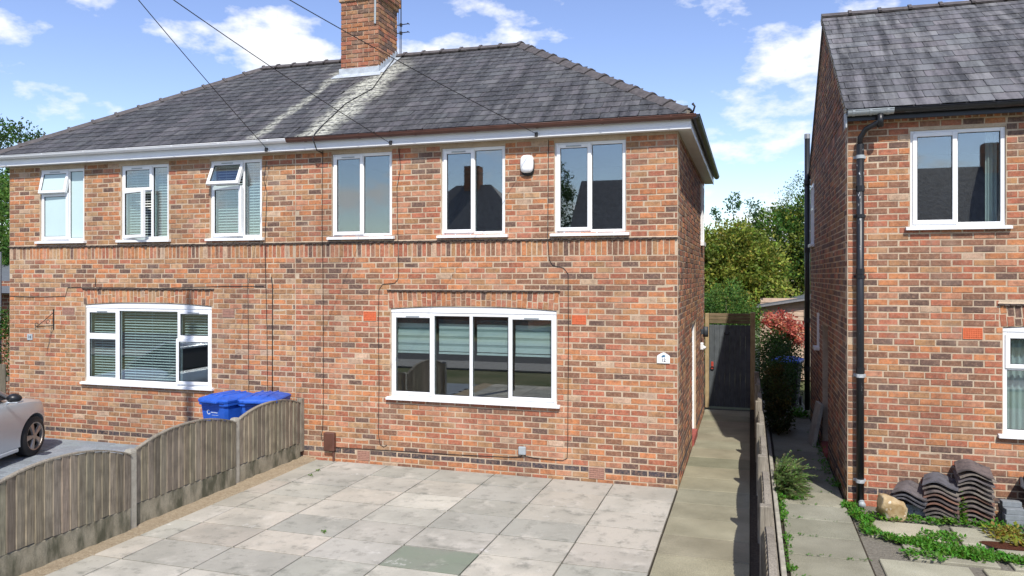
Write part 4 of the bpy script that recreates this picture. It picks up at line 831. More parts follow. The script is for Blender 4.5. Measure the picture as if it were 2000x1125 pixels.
# ------------------------------------------------------------------ wheelie bins
def bin_(loc, rz_, label, lid_tilt=0., logo=True, mat='blue_plastic', s=1., bodymat=None):
    r = empty('wheelie_bin', label, 'bin', loc); r.rotation_euler = (0, 0, rz_); r.scale = (s,) * 3
    def rr(wx, wy, z, c=.04, oy=0): return [(wx - c, -wy + oy, z), (wx, -wy + c + oy, z), (wx, wy - c + oy, z), (wx - c, wy + oy, z), (-wx + c, wy + oy, z), (-wx, wy - c + oy, z), (-wx, -wy + c + oy, z), (-wx + c, -wy + oy, z)]
    def loft(rings, name, parent, m=mat, smooth=False):
        mb = MB(); n = len(rings[0]); mb.add([p for q in rings for p in q], [(i * n + k, i * n + (k + 1) % n, (i + 1) * n + (k + 1) % n, (i + 1) * n + k) for i in range(len(rings) - 1) for k in range(n)] + [tuple(range(n - 1, -1, -1)), tuple(range((len(rings) - 1) * n, len(rings) * n))]); return mb.build(name, m, parent, smooth, True)
    loft([rr(.20, .22, .05), rr(.225, .25, .35), rr(.27, .31, .93), rr(.29, .335, .94), rr(.29, .335, .99)], 'body', r, bodymat or mat)
    lid = loft([rr(.295, .355, 0, .05), rr(.30, .36, .03, .05), rr(.285, .345, .05, .06), rr(.20, .25, .085, .07), rr(.12, .17, .095, .06)], 'lid', r); lid.location = (0, .0, .985)
    mb = MB(); mb.cbox(-.17, .17, -.41, -.355, .0, .03, .006); mb.build('lid_lip', mat, lid)
    for xx in (-.12, 0, .12): mb = MB(); mb.cbox(xx - .012, xx + .012, -.24, .24, .07, .102, .005); mb.build('lid_rib', mat, lid)
    mb = MB(); mb.tube([(-.24, .38, .96), (.24, .38, .96)], .016, 8); mb.cbox(-.25, -.21, .33, .39, .94, .98, .004); mb.cbox(.21, .25, .33, .39, .94, .98, .004); mb.build('handle', mat, r)
    for sx in (-.24, .24): mb = MB(); mb.tube([(sx - .025, .24, .1), (sx + .025, .24, .1)], .1, 16); mb.build('wheel', 'rubber', r)
    if logo:
        mb = MB(); n = 20; k0 = 3; f = []; v = []
        for k in range(n): t = R(50) + R(290) * k / (n - 1); v += [(.035 * math.cos(t) - .09, -.2965, .72 + .035 * math.sin(t)), (.024 * math.cos(t) - .09, -.2965, .72 + .024 * math.sin(t))]
        mb.add(v, [(2 * k, 2 * k + 1, 2 * k + 3, 2 * k + 2) for k in range(n - 1)]); mb.box(-.045, .09, -.297, -.296, .712, .728); mb.box(-.03, .10, -.297, -.296, .675, .682)
        mb.v = [(x, -(.25 + .06 * (z + .11 - .35) / .58) - .003, z + .11) for x, y, z in mb.v]; mb.build('printed_logo', 'white_print', r)
        mb = MB(); mb.box(.02, .17, -.1, .06, .075, .0775); st = mb.build('sticker', 'sticker', lid)
    return r
bin_((-6.68, -.64, 0), R(-8), 'blue wheelie bin with white printed logo on its front', 0)
bin_((-6.13, -.50, 0), R(14), 'blue wheelie bin half hidden behind the fence panel', 0, False)
# ------------------------------------------------------------------ silver car
def car():
    r = empty('parked_car', 'silver hatchback car parked nose to the wall on the block paved drive', 'car', (-10.80, -1.40, 0)); r.rotation_euler = (0, 0, math.atan2(.947, -.322) - math.pi / 2)
    # local: +y forward, +x right; origin on ground at front axle centre
    st = [  # y, half width, z list of section (sill, lower, waist, shoulder, top)
        (.72, .42, (.30, .42, .52, .58, .60)), (.66, .60, (.22, .40, .56, .66, .69)), (.50, .75, (.18, .40, .64, .76, .80)), (.28, .86, (.17, .42, .70, .84, .88)), (0, .89, (.17, .44, .74, .88, .93)), (-.35, .89, (.17, .44, .76, .91, .97)), (-.60, .885, (.17, .44, .78, .93, 1.00)),
        (-1.4, .885, (.17, .44, .80, .95, 1.0)), (-2.4, .885, (.18, .46, .83, .98, 1.02)), (-2.9, .87, (.22, .48, .84, .98, 1.02)), (-3.25, .80, (.30, .5, .82, .94, .98)), (-3.35, .6, (.36, .52, .78, .88, .92))]
    mb = MB(); sec = []
    for y, hw, z in st:
        half = [(hw * .86, z[0]), (hw * .975, z[0] + .05), (hw * .985, z[1]), (hw, (z[1] + z[2]) / 2 + .04), (hw * .985, z[2]), (hw * .955, z[3] - .02), (hw * .90, z[3] + .015), (hw * .75, z[4] - .01), (hw * .4, z[4] + .012), (0, z[4] + .018)]
        sec.append([(x, y, zz) for x, zz in half] + [(-x, y, zz) for x, zz in half[-2::-1]])
    n = len(sec[0]); mb.add([p for s_ in sec for p in s_], [(i * n + k, i * n + k + 1, (i + 1) * n + k + 1, (i + 1) * n + k) for i in range(len(sec) - 1) for k in range(n - 1)] + [((i + 1) * n - 1, i * n, (i + 1) * n, (i + 2) * n - 1) for i in range(len(sec) - 1)] + [tuple(range(n)), tuple(range(len(sec) * n - 1, (len(sec) - 1) * n - 1, -1))])
    body = mb.build('body', 'silver_paint', r, True, True)
    mods = []
    for yy in (0., -2.55):
        c = MB(); c.tube([(.55, yy, .315), (1.2, yy, .315)], .365, 32); cut_ = c.build('cut', 'rubber', r); md = body.modifiers.new('b', 'BOOLEAN'); md.object = cut_; md.operation = 'DIFFERENCE'; md.solver = 'EXACT'; mods.append(cut_)
    sub = body.modifiers.new('s', 'BEVEL'); body.modifiers.remove(sub)
    bpy.context.view_layer.update(); me = bpy.data.meshes.new_from_object(body.evaluated_get(bpy.context.evaluated_depsgraph_get()))
    if len(me.polygons) > 50: body.modifiers.clear(); body.data = me
    else: body.modifiers.clear()
    for c in mods: bpy.data.objects.remove(c)
    body.data.set_sharp_from_angle(angle=R(35))
    gh_ = MB(); q = [(-.55, .80, .99), (-1.25, .66, 1.40), (-2.5, .62, 1.42), (-3.1, .70, 1.03)]; g1 = [(x, y, z) for y, x, z in q]
    gh_.add([(x, y, z) for x, y, z in g1] + [(-x, y, z) for x, y, z in g1], [(0, 1, 2, 3), (7, 6, 5, 4), (0, 4, 5, 1), (1, 5, 6, 2), (2, 6, 7, 3)]); gh_.build('cabin_glass', 'dark_metal', r)
    rf = MB(); rf.tube([(.81, -.5, .99), (.665, -1.25, 1.41), (.625, -2.5, 1.43), (.71, -3.12, 1.03)], .035, 8); rf.tube([(-.81, -.5, .99), (-.665, -1.25, 1.41), (-.625, -2.5, 1.43), (-.71, -3.12, 1.03)], .035, 8); rf.box(-.64, .64, -2.5, -1.25, 1.42, 1.445); rf.build('roof', 'silver_paint', r, True)
    mi = MB(); nn = 10
    for i in range(5):
        a = i / 4; ry = .105 * math.sin(math.pi * (.12 + .8 * a)); rz2 = .075 * math.sin(math.pi * (.15 + .75 * a))
        mi.v += [(.90 + .20 * a, -.72 + ry * math.cos(t), 1.03 + rz2 * math.sin(t)) for t in [2 * math.pi * k / nn for k in range(nn)]]
    mi.f = [(i * nn + k, i * nn + (k + 1) % nn, (i + 1) * nn + (k + 1) % nn, (i + 1) * nn + k) for i in range(4) for k in range(nn)] + [tuple(range(nn)), tuple(range(4 * nn, 5 * nn))]; mi.c = [(1, 1, 1)] * len(mi.f); mr = mi.build('door_mirror', 'black_paint', r, True, True)
    m2 = MB(); m2.cbox(.92, 1.09, -.80, -.64, .962, .985, .008); m2.tube([(.86, -.7, .94), (.93, -.7, .99)], .025, 6); m2.build('mirror_trim', 'silver_paint', mr)
    sk = MB(); sk.cbox(.80, .875, -2.15, -.40, .15, .215, .015); sk.build('side_skirt', 'silver_paint', r)
    for yy in (0., -2.55):
        for sx in (1, -1):
            xo = sx * .885; t = MB(); prof = [(.0, .215), (.0, .235), (-.012, .29), (-.03, .315), (-.19, .315), (-.2, .29), (-.2, .215)]; k = 32; v = []
            for dx_, rad in prof: v += [(xo + sx * dx_, yy + rad * math.cos(a), .315 + rad * math.sin(a)) for a in [2 * math.pi * i / k for i in range(k)]]
            t.add(v, [(i * k + j, i * k + (j + 1) % k, (i + 1) * k + (j + 1) % k, (i + 1) * k + j) for i in range(len(prof) - 1) for j in range(k)]); wh = t.build('wheel', 'rubber', r, True, True)
            a_ = MB(); rim = [(-.004, .216), (.002, .222), (-.004, .205), (-.05, .195)]; v = []
            for dx_, rad in rim: v += [(xo + sx * dx_, yy + rad * math.cos(a), .315 + rad * math.sin(a)) for a in [2 * math.pi * i / k for i in range(k)]]
            a_.add(v, [(i * k + j, i * k + (j + 1) % k, (i + 1) * k + (j + 1) % k, (i + 1) * k + j) for i in range(len(rim) - 1) for j in range(k)]); a_.tube([(xo - sx * .03, yy, .315), (xo - sx * .006, yy, .315)], .05, 14)
            for s5 in range(5):
                an = 2 * math.pi * s5 / 5 + .35; mt = Matrix.Translation((xo - sx * .02, yy, .315)) @ Matrix.Rotation(an, 4, 'X'); a_.add([(-.012, -.026, .03), (.014, -.02, .03), (.014, .02, .03), (-.012, .026, .03), (-.012, -.05, .21), (.012, -.042, .21), (.012, .042, .21), (-.012, .05, .21)], [(0, 1, 2, 3), (4, 7, 6, 5), (0, 4, 5, 1), (1, 5, 6, 2), (2, 6, 7, 3), (3, 7, 4, 0)], None, mt)
            a_.build('alloy_rim', 'alloy', wh, False, True); dsk = MB(); dsk.tube([(xo - sx * .10, yy, .315), (xo - sx * .085, yy, .315)], .2, 24); dsk.build('brake_disc', 'dark_metal', wh)
car()

# ------------------------------------------------------------------ passage between the houses: fence, gate, shed
ORD = ['first', 'second', 'third', 'fourth', 'fifth', 'sixth', 'seventh']
ty = [-5.61, -3.74, -1.87, 0., 1.87, 3.74, 5.6]
for k, y in enumerate(ty):
    mb = MB(); mb.cbox(-.05, .045, -.05, .05, -.1, .94, .008); o = mb.build('fence_post', 'grey_timber'); o.location = (1.06, y, 0); tag(o, 'grey timber fence post beside the path, %s from the dark gate' % ORD[6 - k], 'fence post', 'posts of the fence beside the path')
    if k < 6: arched_panel('arched_fence', 'low arched timber fence bay beside the path, %s from the dark gate' % ORD[5 - k], 1.075, y + .05, ty[k + 1] - .05, .76, .12, .1, 'panels of the fence beside the path', side=-1)
gt = empty('garden_gate', 'dark grey boarded side gate with red latch plate and black handle', 'gate', (.48, 6.7, 0))
for k in range(8):
    mb = MB(); x = -.40 + k * .108; mb.cbox(x, x + .106, -.012, .012, .03, 1.80, .004); o = mb.build('board', 'gate_paint', gt); tint(o, jit((1, 1, 1), .1))
for z in (.3, 1.0, 1.62): mb = MB(); mb.cbox(-.40, .45, .013, .05, z - .05, z + .05, .004); mb.build('ledge', 'gate_paint', gt)
mb = MB(); mb.cbox(-.36, -.31, -.02, -.011, .84, 1.0, .003); mb.build('latch_plate', 'red_paint', gt); mb = MB(); mb.tube([(-.335 + .035 * math.cos(t), -.03, .86 + .035 * math.sin(t)) for t in [k * .5 for k in range(13)]], .008, 6); mb.build('ring_handle', 'iron', gt); mb = MB(); mb.tube([(-.08, -.015, 1.64), (-.06, -.05, 1.60), (0, -.05, 1.60), (.02, -.015, 1.64)], .01, 6); mb.build('pull_handle', 'iron', gt)
mb = MB(); mb.cbox(-.05, .03, -.06, .06, 0, 2.05, .006); o = mb.build('gate_post', 'tan_timber'); o.location = (.045, 6.70, 0); tag(o, 'pale new timber gate post against the brick house', 'gate post')
mb = MB(); mb.cbox(-.05, .05, -.06, .06, 0, 2.08, .006); o = mb.build('gate_post', 'tan_timber'); o.location = (.985, 6.70, 0); tag(o, 'timber gate post at the fence end of the gate', 'gate post')
ov = empty('timber_screen', 'brown slatted timber screen above the dark gate', 'screen', (.5, 6.7, 1.83))
for k in range(3): mb = MB(); mb.cbox(-.42, .43, -.02, .005, .005 + k * .075, .074 + k * .075, .004); o = mb.build('slat', 'brown_timber', ov); tint(o, jit((1, 1, 1), .15))
sl = empty('wall_lamp', 'dark grey cylindrical wall lamp on the side wall by the gate', 'lamp', (.0, 5.1, 1.76)); mb = MB(); mb.tube([(.09, 0, -.1), (.09, 0, .1)], .05, 14); mb.build('shade', 'lamp_grey', sl, True); mb = MB(); mb.cbox(.0, .05, -.03, .03, -.05, .05, .005); mb.build('bracket', 'lamp_grey', sl)
mb = MB(); mb.cbox(.0, .06, -.05, .05, -.08, .06, .01); mb.tube([(.05, 0, -.02), (.10, -.02, -.05)], .03, 8); o = mb.build('security_camera', 'plaque_white'); o.location = (0, 4.9, 1.5); tag(o, 'small white security light below the grey wall lamp', 'security light')
lean = MB(); lean.cbox(-.03, .03, -.22, .22, 0, .72, .006); o = lean.build('paving_slab', 'concrete'); o.location = (1.93, 3.45, 0.0); o.rotation_euler = (0, R(11), R(6)); tag(o, 'thin grey slab leaning against the wall in the shaded passage', 'slab')
def shed():
    r = empty('garden_shed', 'pale pinkish boarded garden shed with grey felt roof behind the passage', 'shed', (2.3, 12, 0)); k = 0; z = .05
    while z < 2.2:
        for (x0, x1) in ((-1.1, 1.2),): mb = MB(); mb.add([(x0, 0, z), (x1, 0, z), (x1, -.018, z), (x0, -.018, z), (x0, 0, z + .12), (x1, 0, z + .12), (x1, -.006, z + .12), (x0, -.006, z + .12)], [(3, 2, 6, 7), (0, 3, 7, 4), (1, 5, 6, 2), (4, 7, 6, 5), (0, 1, 2, 3)]); o = mb.build('board', 'shed_timber', r); tint(o, jit((1, 1, 1), .08))
        z += .122
    mb = MB(); mb.box(-1.08, 1.18, .005, 2., 0, 2.05); mb.build('carcass', 'shed_timber', r); mb = MB(); mb.cbox(.05, .72, -.04, -.018, .1, 2.0, .004)
    for x in (.05, .25, .47, .68): mb.box(x, x + .012, -.043, -.04, .1, 2.0)
    d = mb.build('door', 'grey_timber', r); rf = MB(); rf.add([(-1.22, -.22, 2.0), (1.3, -.22, 2.42), (1.3, 2.2, 2.42), (-1.22, 2.2, 2.0), (-1.22, -.22, 2.06), (1.3, -.22, 2.48), (1.3, 2.2, 2.48), (-1.22, 2.2, 2.06)], [(0, 1, 5, 4), (4, 5, 6, 7), (0, 4, 7, 3), (3, 2, 1, 0), (1, 2, 6, 5)]); rf.build('roof', 'felt', r)
    mb = MB(); mb.add([(-1.2, -.235, 1.98), (1.29, -.235, 2.40), (1.29, -.235, 2.45), (-1.2, -.235, 2.03)], [(0, 1, 2, 3)]); mb.build('fascia_trim', 'galvanised', r)
shed()

# ------------------------------------------------------------------ yard clutter on the right
def tile_mesh(seed):
    rnd = random.Random(seed); mb = MB(); W = .37; L = .40; n = 20; th = .016; prof = []
    for k in range(n + 1):
        t = k / n; prof.append((W * (t - .5), .048 * math.sin(math.pi * min(1, t / .72)) ** 1.2 if t < .72 else -.030 * math.sin(math.pi * (t - .72) / .56)))
    v = []
    for y in (-L / 2, L / 2):
        for dz in (0, -th): v += [(x, y, z + dz) for x, z in prof]
    m = n + 1; f = [(k, k + 1, 2 * m + k + 1, 2 * m + k) for k in range(n)] + [(m + k, 3 * m + k, 3 * m + k + 1, m + k + 1) for k in range(n)] + [(k, m + k, m + k + 1, k + 1) for k in range(n)] + [(2 * m + k, 2 * m + k + 1, 3 * m + k + 1, 3 * m + k) for k in range(n)] + [(0, 2 * m, 3 * m, m), (n, m + n, 3 * m + n, 2 * m + n)]
    mb.add(v, f); me = mb.mesh('roof_tile', 'old_tile', False); return me
tm = [tile_mesh(k) for k in range(3)]
def stack(x, y, z0, n, rot, label, pitch=.053, lean=0.):
    for k in range(n):
        o = link('roof_tile', tm[k % 3], None, (x + random.uniform(-.012, .012) + lean * k, y + random.uniform(-.012, .012), z0 + .02 + k * pitch)); o.rotation_euler = (random.gauss(R(5), .02), random.gauss(0, .02), rot + random.gauss(0, .03)); tint(o, jit(random.choice([(.12, .105, .105), (.15, .12, .11), (.10, .10, .11), (.22, .12, .085), (.19, .165, .14)]), .15)); tag(o, label, 'roof tile', label.split(' in ')[-1] if ' in ' else label)
stack(3.46, -.27, -.01, 12, R(-6), 'wavy old roof tile in the tallest stack against the brick wall'); stack(3.12, -.28, -.01, 9, R(-14), 'wavy old roof tile in the middle stack against the brick wall', .051)
stack(2.80, -.25, .16, 3, R(-22), 'wavy old roof tile in the low stack resting on grey blocks', .05)
blk = MB().cbox(-.1, .1, -.05, .05, 0, .062, .004).mesh('paving_block', 'grey_block')
for (x, y, z, rz_) in [(2.70, -.31, 0, .05), (2.91, -.31, 0, 0), (2.70, -.20, 0, 0), (2.91, -.20, 0, .03), (2.80, -.31, .063, 0), (2.80, -.20, .063, .02)]:
    o = link('concrete_block', blk, None, (x, y, z)); o.rotation_euler = (0, 0, rz_); tag(o, 'small grey block under the low stack of roof tiles', 'block', 'grey blocks under the low tile stack')
for (x, y, z, rz_) in [(3.84, -.40, 0, .1), (3.86, -.29, 0, .1), (3.83, -.40, .063, .08), (3.86, -.29, .063, 0), (3.84, -.39, .126, .12), (3.85, -.28, .126, .1), (3.83, -.30, .189, .05), (3.84, -.19, .126, 0), (3.85, -.18, 0.063, 0), (3.84, -.18, 0, 0)]:
    o = link('concrete_block', blk, None, (x, y, z)); o.rotation_euler = (0, 0, rz_); tag(o, 'small grey block in the loose stack right of the tallest tiles', 'block', 'grey blocks stacked beside the tiles')
for k in range(3):
    o = link('roof_tile', tm[k], None, (4.06 + k * .05, -.20, .30 + k * .012)); o.rotation_euler = (R(8), R(62), R(-8 + 4 * k)); tint(o, jit((.05, .055, .065), .1)); tag(o, 'dark roof tile tipped on edge over the grey blocks', 'roof tile', 'tipped dark roof tiles')
def boulder():
    me = bpy.data.meshes.new('boulder'); bm = bmesh.new(); bmesh.ops.create_icosphere(bm, subdivisions=4, radius=1); rnd = random.Random(3)
    from mathutils import noise as mn
    for v in bm.verts:
        p = v.co.copy(); k = 1 + .34 * mn.noise(p * 1.2 + Vector((3, 1, 2))) + .10 * mn.noise(p * 3.1) + .03 * mn.noise(p * 9); q = p * k; q = Vector((max(-.82, min(.85, q.x)), max(-.8, min(.8, q.y)), max(-.75, min(.78, q.z)))); v.co = Vector((q.x * .185, q.y * .14, q.z * .155))
    bm.to_mesh(me); bm.free(); me.materials.append(M['boulder_stone']); me.polygons.foreach_set('use_smooth', [True] * len(me.polygons)); o = link('boulder', me, None, (2.53, -.52, .11)); o.rotation_euler = (R(10), R(18), R(10)); tag(o, 'yellowish boulder with white spots beside the low tile stack', 'boulder')
boulder()
mb = MB(); n = 16; mb.tube([(2.26, -.14, .03), (2.26, -.19, .03)], .04, 14); mb.tube([(2.26, -.075, .05), (2.26, -.14, .03)], .036, 12); tag(mb.build('drain_pipe_shoe', 'grey_plastic', None, True), 'pale pipe end at the foot of the black drainpipe', 'pipe')

# ------------------------------------------------------------------ plants
def leaf(mb, p, d, up, ln, wd, col):
    d = d.normalized(); s_ = d.cross(up); s_ = s_.normalized() if s_.length > .01 else Vector((1, 0, 0)); nrm = s_.cross(d); m = p + d * ln * .5 - nrm * ln * .06; t = p + d * ln
    mb.add([p, m + s_ * wd * .5, t, m - s_ * wd * .5], [(0, 1, 2), (0, 2, 3)], col)
def rv(rnd): 
    while True:
        v = Vector((rnd.uniform(-1, 1), rnd.uniform(-1, 1), rnd.uniform(-1, 1)))
        if .05 < v.length < 1: return v
def crown(blobs, n, ln, cols, seed, clump=.26, per=26):
    rnd = random.Random(seed); mb = MB(); tot = sum(b[1][0] * b[1][2] for b in blobs)
    for c, r_ in blobs:
        k = int(n * r_[0] * r_[2] / tot / per)
        for _ in range(k):
            d = rv(rnd).normalized(); q = rnd.uniform(.62, 1.04); cc = Vector((c[0] + d.x * r_[0] * q, c[1] + d.y * r_[1] * q, c[2] + d.z * r_[2] * q)); base = rnd.choice(cols); kk = rnd.uniform(.7, 1.25)
            for _ in range(per):
                p = cc + rv(rnd) * clump * rnd.uniform(.4, 1.15); dd = (d * .6 + rv(rnd)); leaf(mb, p, dd, rv(rnd), ln * rnd.uniform(.6, 1.25), ln * rnd.uniform(.4, .65), tuple(x * kk * rnd.uniform(.8, 1.2) for x in base))
    return mb
def tree(name, label, loc, blobs, n, ln, cols, seed, cat='tree', trunk=.12, group=None, clump=.26, per=26):
    r = empty(name, label, cat, loc, group); rnd = random.Random(seed); mb = crown(blobs, n, ln, cols, seed, clump, per); mb.build('crown', 'leaf', r); t = MB(); top = max(b[0][2] for b in blobs)
    t.tube([(0, 0, -.1), (.03, .02, top * .35), (0, 0, top * .9)], [trunk, trunk * .8, trunk * .3], 9)
    for c, r_ in blobs:
        z0 = min(top * .6, max(.2, c[2] - r_[2] * .8)); t.tube([(0, 0, z0 * .8), ((c[0]) * .6, c[1] * .6, (z0 + c[2]) / 2), (c[0], c[1], c[2] + r_[2] * .5)], [trunk * .6, trunk * .4, trunk * .12], 7)
    t.build('trunk', 'bark', r, True); return r
YG = [(.25, .30, .045), (.19, .25, .04), (.33, .35, .065), (.13, .19, .033)]; DG = [(.05, .10, .024), (.065, .125, .028), (.038, .08, .02)]; MG = [(.09, .20, .035), (.07, .155, .03), (.13, .24, .045)]
tree('garden_tree', 'broad yellow-green leafy tree behind the side gate', (-.1, 13.0, 0), [((-.4, 0, 3.0), (1.1, 1.1, 1.2)), ((.6, .1, 3.3), (1.0, 1.0, 1.15)), ((.2, -.2, 2.3), (1.5, 1.2, 1.2)), ((1.2, .2, 2.8), (.9, 1, 1.2))], 46000, .115, YG, 11)
tree('garden_tree', 'olive green tree crowded behind the shed roof', (2.0, 15.2, 0), [((-.2, 0, 3.6), (1.2, 1, 1.4)), ((.9, 0, 4.0), (1.1, 1, 1.6)), ((.3, -.3, 2.6), (1.5, 1, 1.0)), ((2.2, .2, 3.6), (1.3, 1, 2))], 42000, .115, YG[:2] + MG + DG[:1], 12)
tree('garden_tree', 'tall wispy pale green tree by the black soil pipe', (3.3, 17, 0), [((-.6, 0, 5.3), (.9, .9, 1.1)), ((-.9, 0, 4.2), (.9, .9, 1.0)), ((.6, 0, 6.0), (1, 1, 1.3))], 9000, .075, [(.11, .19, .05), (.15, .22, .07)], 13, clump=.32, per=18)
tree('garden_shrub', 'bright green rounded bush just behind the timber screen', (.35, 9.6, 0), [((0, 0, 1.9), (.62, .6, .85)), ((.35, .1, 1.5), (.6, .6, .8)), ((-.4, .2, 1.5), (.5, .5, .9))], 9000, .065, MG, 14, 'shrub', .05)
t_ = tree('garden_sapling', 'thin sprigs standing above the yellow-green tree', (.55, 14.3, 0), [((-.15, 0, 5.15), (.22, .2, .32)), ((.42, 0, 4.95), (.18, .2, .28)), ((-.65, 0, 4.75), (.2, .2, .2))], 700, .09, [(.05, .12, .05), (.07, .14, .05)], 15, 'tree', .035, None, .16, 14)
tree('photinia_shrub', 'dark shrub with red new leaves in the shaded passage', (1.62, 9.7, 0), [((0, 0, 1.1), (.42, .45, .6)), ((-.1, .1, .7), (.42, .5, .6)), ((.12, -.2, .8), (.35, .4, .5))], 6000, .07, DG, 16, 'shrub', .04)
mb = crown([((1.62, 9.75, 1.72), (.34, .3, .2)), ((2.02, 9.6, 1.45), (.2, .2, .26)), ((1.8, 9.5, 1.55), (.2, .2, .15))], 1900, .085, [(.58, .16, .11), (.66, .26, .17), (.42, .09, .07)], 17, .18, 14); rl = mb.build('red_shoots', 'leaf'); red = [o for o in bpy.data.objects if o.name.startswith('photinia')][0]; rl.parent = red; rl.matrix_parent_inverse = Matrix.Translation(-red.location)
tree('conifer_shrub', 'small bronze-green feathery conifer beside the passage fence', (1.40, 4.4, 0), [((0, 0, .5), (.2, .35, .45)), ((.05, -.3, .4), (.2, .3, .35)), ((0, .3, .7), (.2, .3, .5))], 5000, .06, [(.06, .08, .02), (.10, .09, .02), (.045, .07, .02)], 18, 'shrub', .03, None, .13, 22)
tree('passage_shrub', 'dark leafy shrub filling the back of the passage', (1.55, 6.3, 0), [((0, 0, .9), (.32, .6, .6)), ((-.1, .5, .6), (.3, .5, .5))], 4500, .06, DG, 19, 'shrub', .03)
def cotoneaster():
    r = empty('spreading_shrub', 'low feathery green shrub spilling over the passage edging', 'shrub', (1.33, .55, 0)); mb = MB(); rnd = random.Random(8); st = MB()
    for k in range(260):
        a = rnd.uniform(-1.9, 1.5); el = rnd.uniform(.15, 1.25); L = rnd.uniform(.22, .46); p = Vector((rnd.uniform(-.06, .12), rnd.uniform(-.42, .42), .03)); d = Vector((math.cos(a) * math.cos(el) * .8, math.sin(a) * math.cos(el), math.sin(el))); pts = [p.copy()]; n = 15
        if d.x < -.05: d.x *= .25
        for i in range(n):
            d.z -= .075; d.normalize(); p = p + d * L / n; p.z = max(p.z, .015); pts.append(p.copy()); side = d.cross(Vector((0, 0, 1))).normalized()
            for s_ in (1, -1):
                for q in range(2): leaf(mb, p, side * s_ + d * rnd.uniform(.2, .7) + Vector((0, 0, rnd.uniform(0, .4))), Vector((0, 0, 1)), rnd.uniform(.026, .046), rnd.uniform(.014, .022), tuple(x * rnd.uniform(.7, 1.3) for x in ((.13, .22, .055) if rnd.random() < .7 else (.22, .28, .11))))
        if k % 3 == 0: st.tube(pts, .003, 4)
    mb.build('foliage', 'leaf', r); st.build('stems', 'bark', r)
cotoneaster()
def weeds():
    mb = MB(); rnd = random.Random(21)
    def patch(x, y, r_, n, col, ln=.045, h=.05):
        for _ in range(n):
            a = rnd.uniform(0, 6.28); q = r_ * math.sqrt(rnd.random()); p = Vector((x + q * math.cos(a), y + q * math.sin(a) * .8, rnd.uniform(.002, h) * (1.05 - q / r_) + .004)); leaf(mb, p, Vector((rnd.uniform(-1, 1), rnd.uniform(-1, 1), rnd.uniform(-.1, .9))), Vector((0, 0, 1)), ln * rnd.uniform(.5, 1.3), ln * rnd.uniform(.45, .8), tuple(c * rnd.uniform(.65, 1.3) for c in col))
    g = (.085, .24, .022); g2 = (.13, .27, .03); yl = (.26, .24, .04)
    x = 2.2
    while x < 4.9: patch(x, -.56 + rnd.uniform(-.06, .06), rnd.uniform(.06, .15), rnd.randint(14, 60), g if rnd.random() < .7 else g2, h=.08); x += .075
    for k in range(46): t = k / 45; patch(2.12 + rnd.uniform(-.05, .06) + .12 * t, -.1 - 1.1 * t, rnd.uniform(.03, .1), rnd.randint(8, 36), g)
    for k in range(60): t = k / 59; patch(2.2 + 1.0 * t + rnd.uniform(-.06, .06), -1.22 - .5 * t + rnd.uniform(-.06, .06), .04 + .12 * t, int(10 + 55 * t), g)
    for k in range(60): t = k / 59; patch(2.95 + 1.4 * t, -1.62 + .12 * math.sin(t * 9) + rnd.uniform(-.07, .07), .10, rnd.randint(15, 50), g)
    for k in range(40): t = k / 39; patch(2.95 + rnd.uniform(-.2, .2) - .3 * t, -1.0 - .9 * t, .09, rnd.randint(10, 40), g)
    for k in range(30): patch(3.7 + rnd.uniform(-.2, .5), -.95 + rnd.uniform(-.25, .2), .1, 26, yl, .06, .12)
    for y in (-4.6 + .62 * i for i in range(13)):
        for k in range(7): patch(rnd.uniform(1.3, 2.08), y + rnd.uniform(-.02, .02), .035, rnd.randint(2, 9), g, .022, .02)
    for k in range(40): patch(1.29 + rnd.uniform(-.02, .05), rnd.uniform(-3.0, .2), .05, rnd.randint(4, 26), g, .035, .07)
    for k in range(16): patch(rnd.uniform(1.35, 1.6), -.05 + rnd.uniform(-.03, .03), .05, 14, g, .03)
    for k in range(24): patch(2.04 + rnd.uniform(-.07, .03), rnd.uniform(.3, 4.6), .06, rnd.randint(8, 30), g, .04, .12)
    for k in range(30): patch(3.30 + rnd.uniform(-.025, .025), -.44, .03, 5, g2, .05, .42)
    for k in range(10): patch(1.88 + rnd.uniform(-.12, .08), 6.2 + rnd.uniform(-.2, .2), .12, 30, g, .07, .25)
    for (x, y) in ((-5.1, -.9), (-3.62, -2.98), (-5.13, -.62)): patch(x, y, .035, 14, g2, .03, .02)
    tag(mb.build('weeds', 'leaf'), 'bright green weeds growing between the slabs', 'weeds', kind='stuff')
weeds()
mb = MB(); mb.add([(3.55 + .24 * math.cos(t) * (1 + .2 * math.sin(3 * t)), -1.22 + .15 * math.sin(t) * (1 + .2 * math.cos(2 * t)), .004) for t in [2 * math.pi * k / 18 for k in range(18)]], [tuple(range(18))]); tag(mb.build('leaf_litter', 'leaf_litter'), 'patch of brown dead leaf litter on a grey slab', 'leaf litter', kind='stuff')
bin_((1.72, 7.4, 0), R(-12), 'black wheelie bin with blue lid in the shadow of the passage', 0, False, bodymat='rubber')
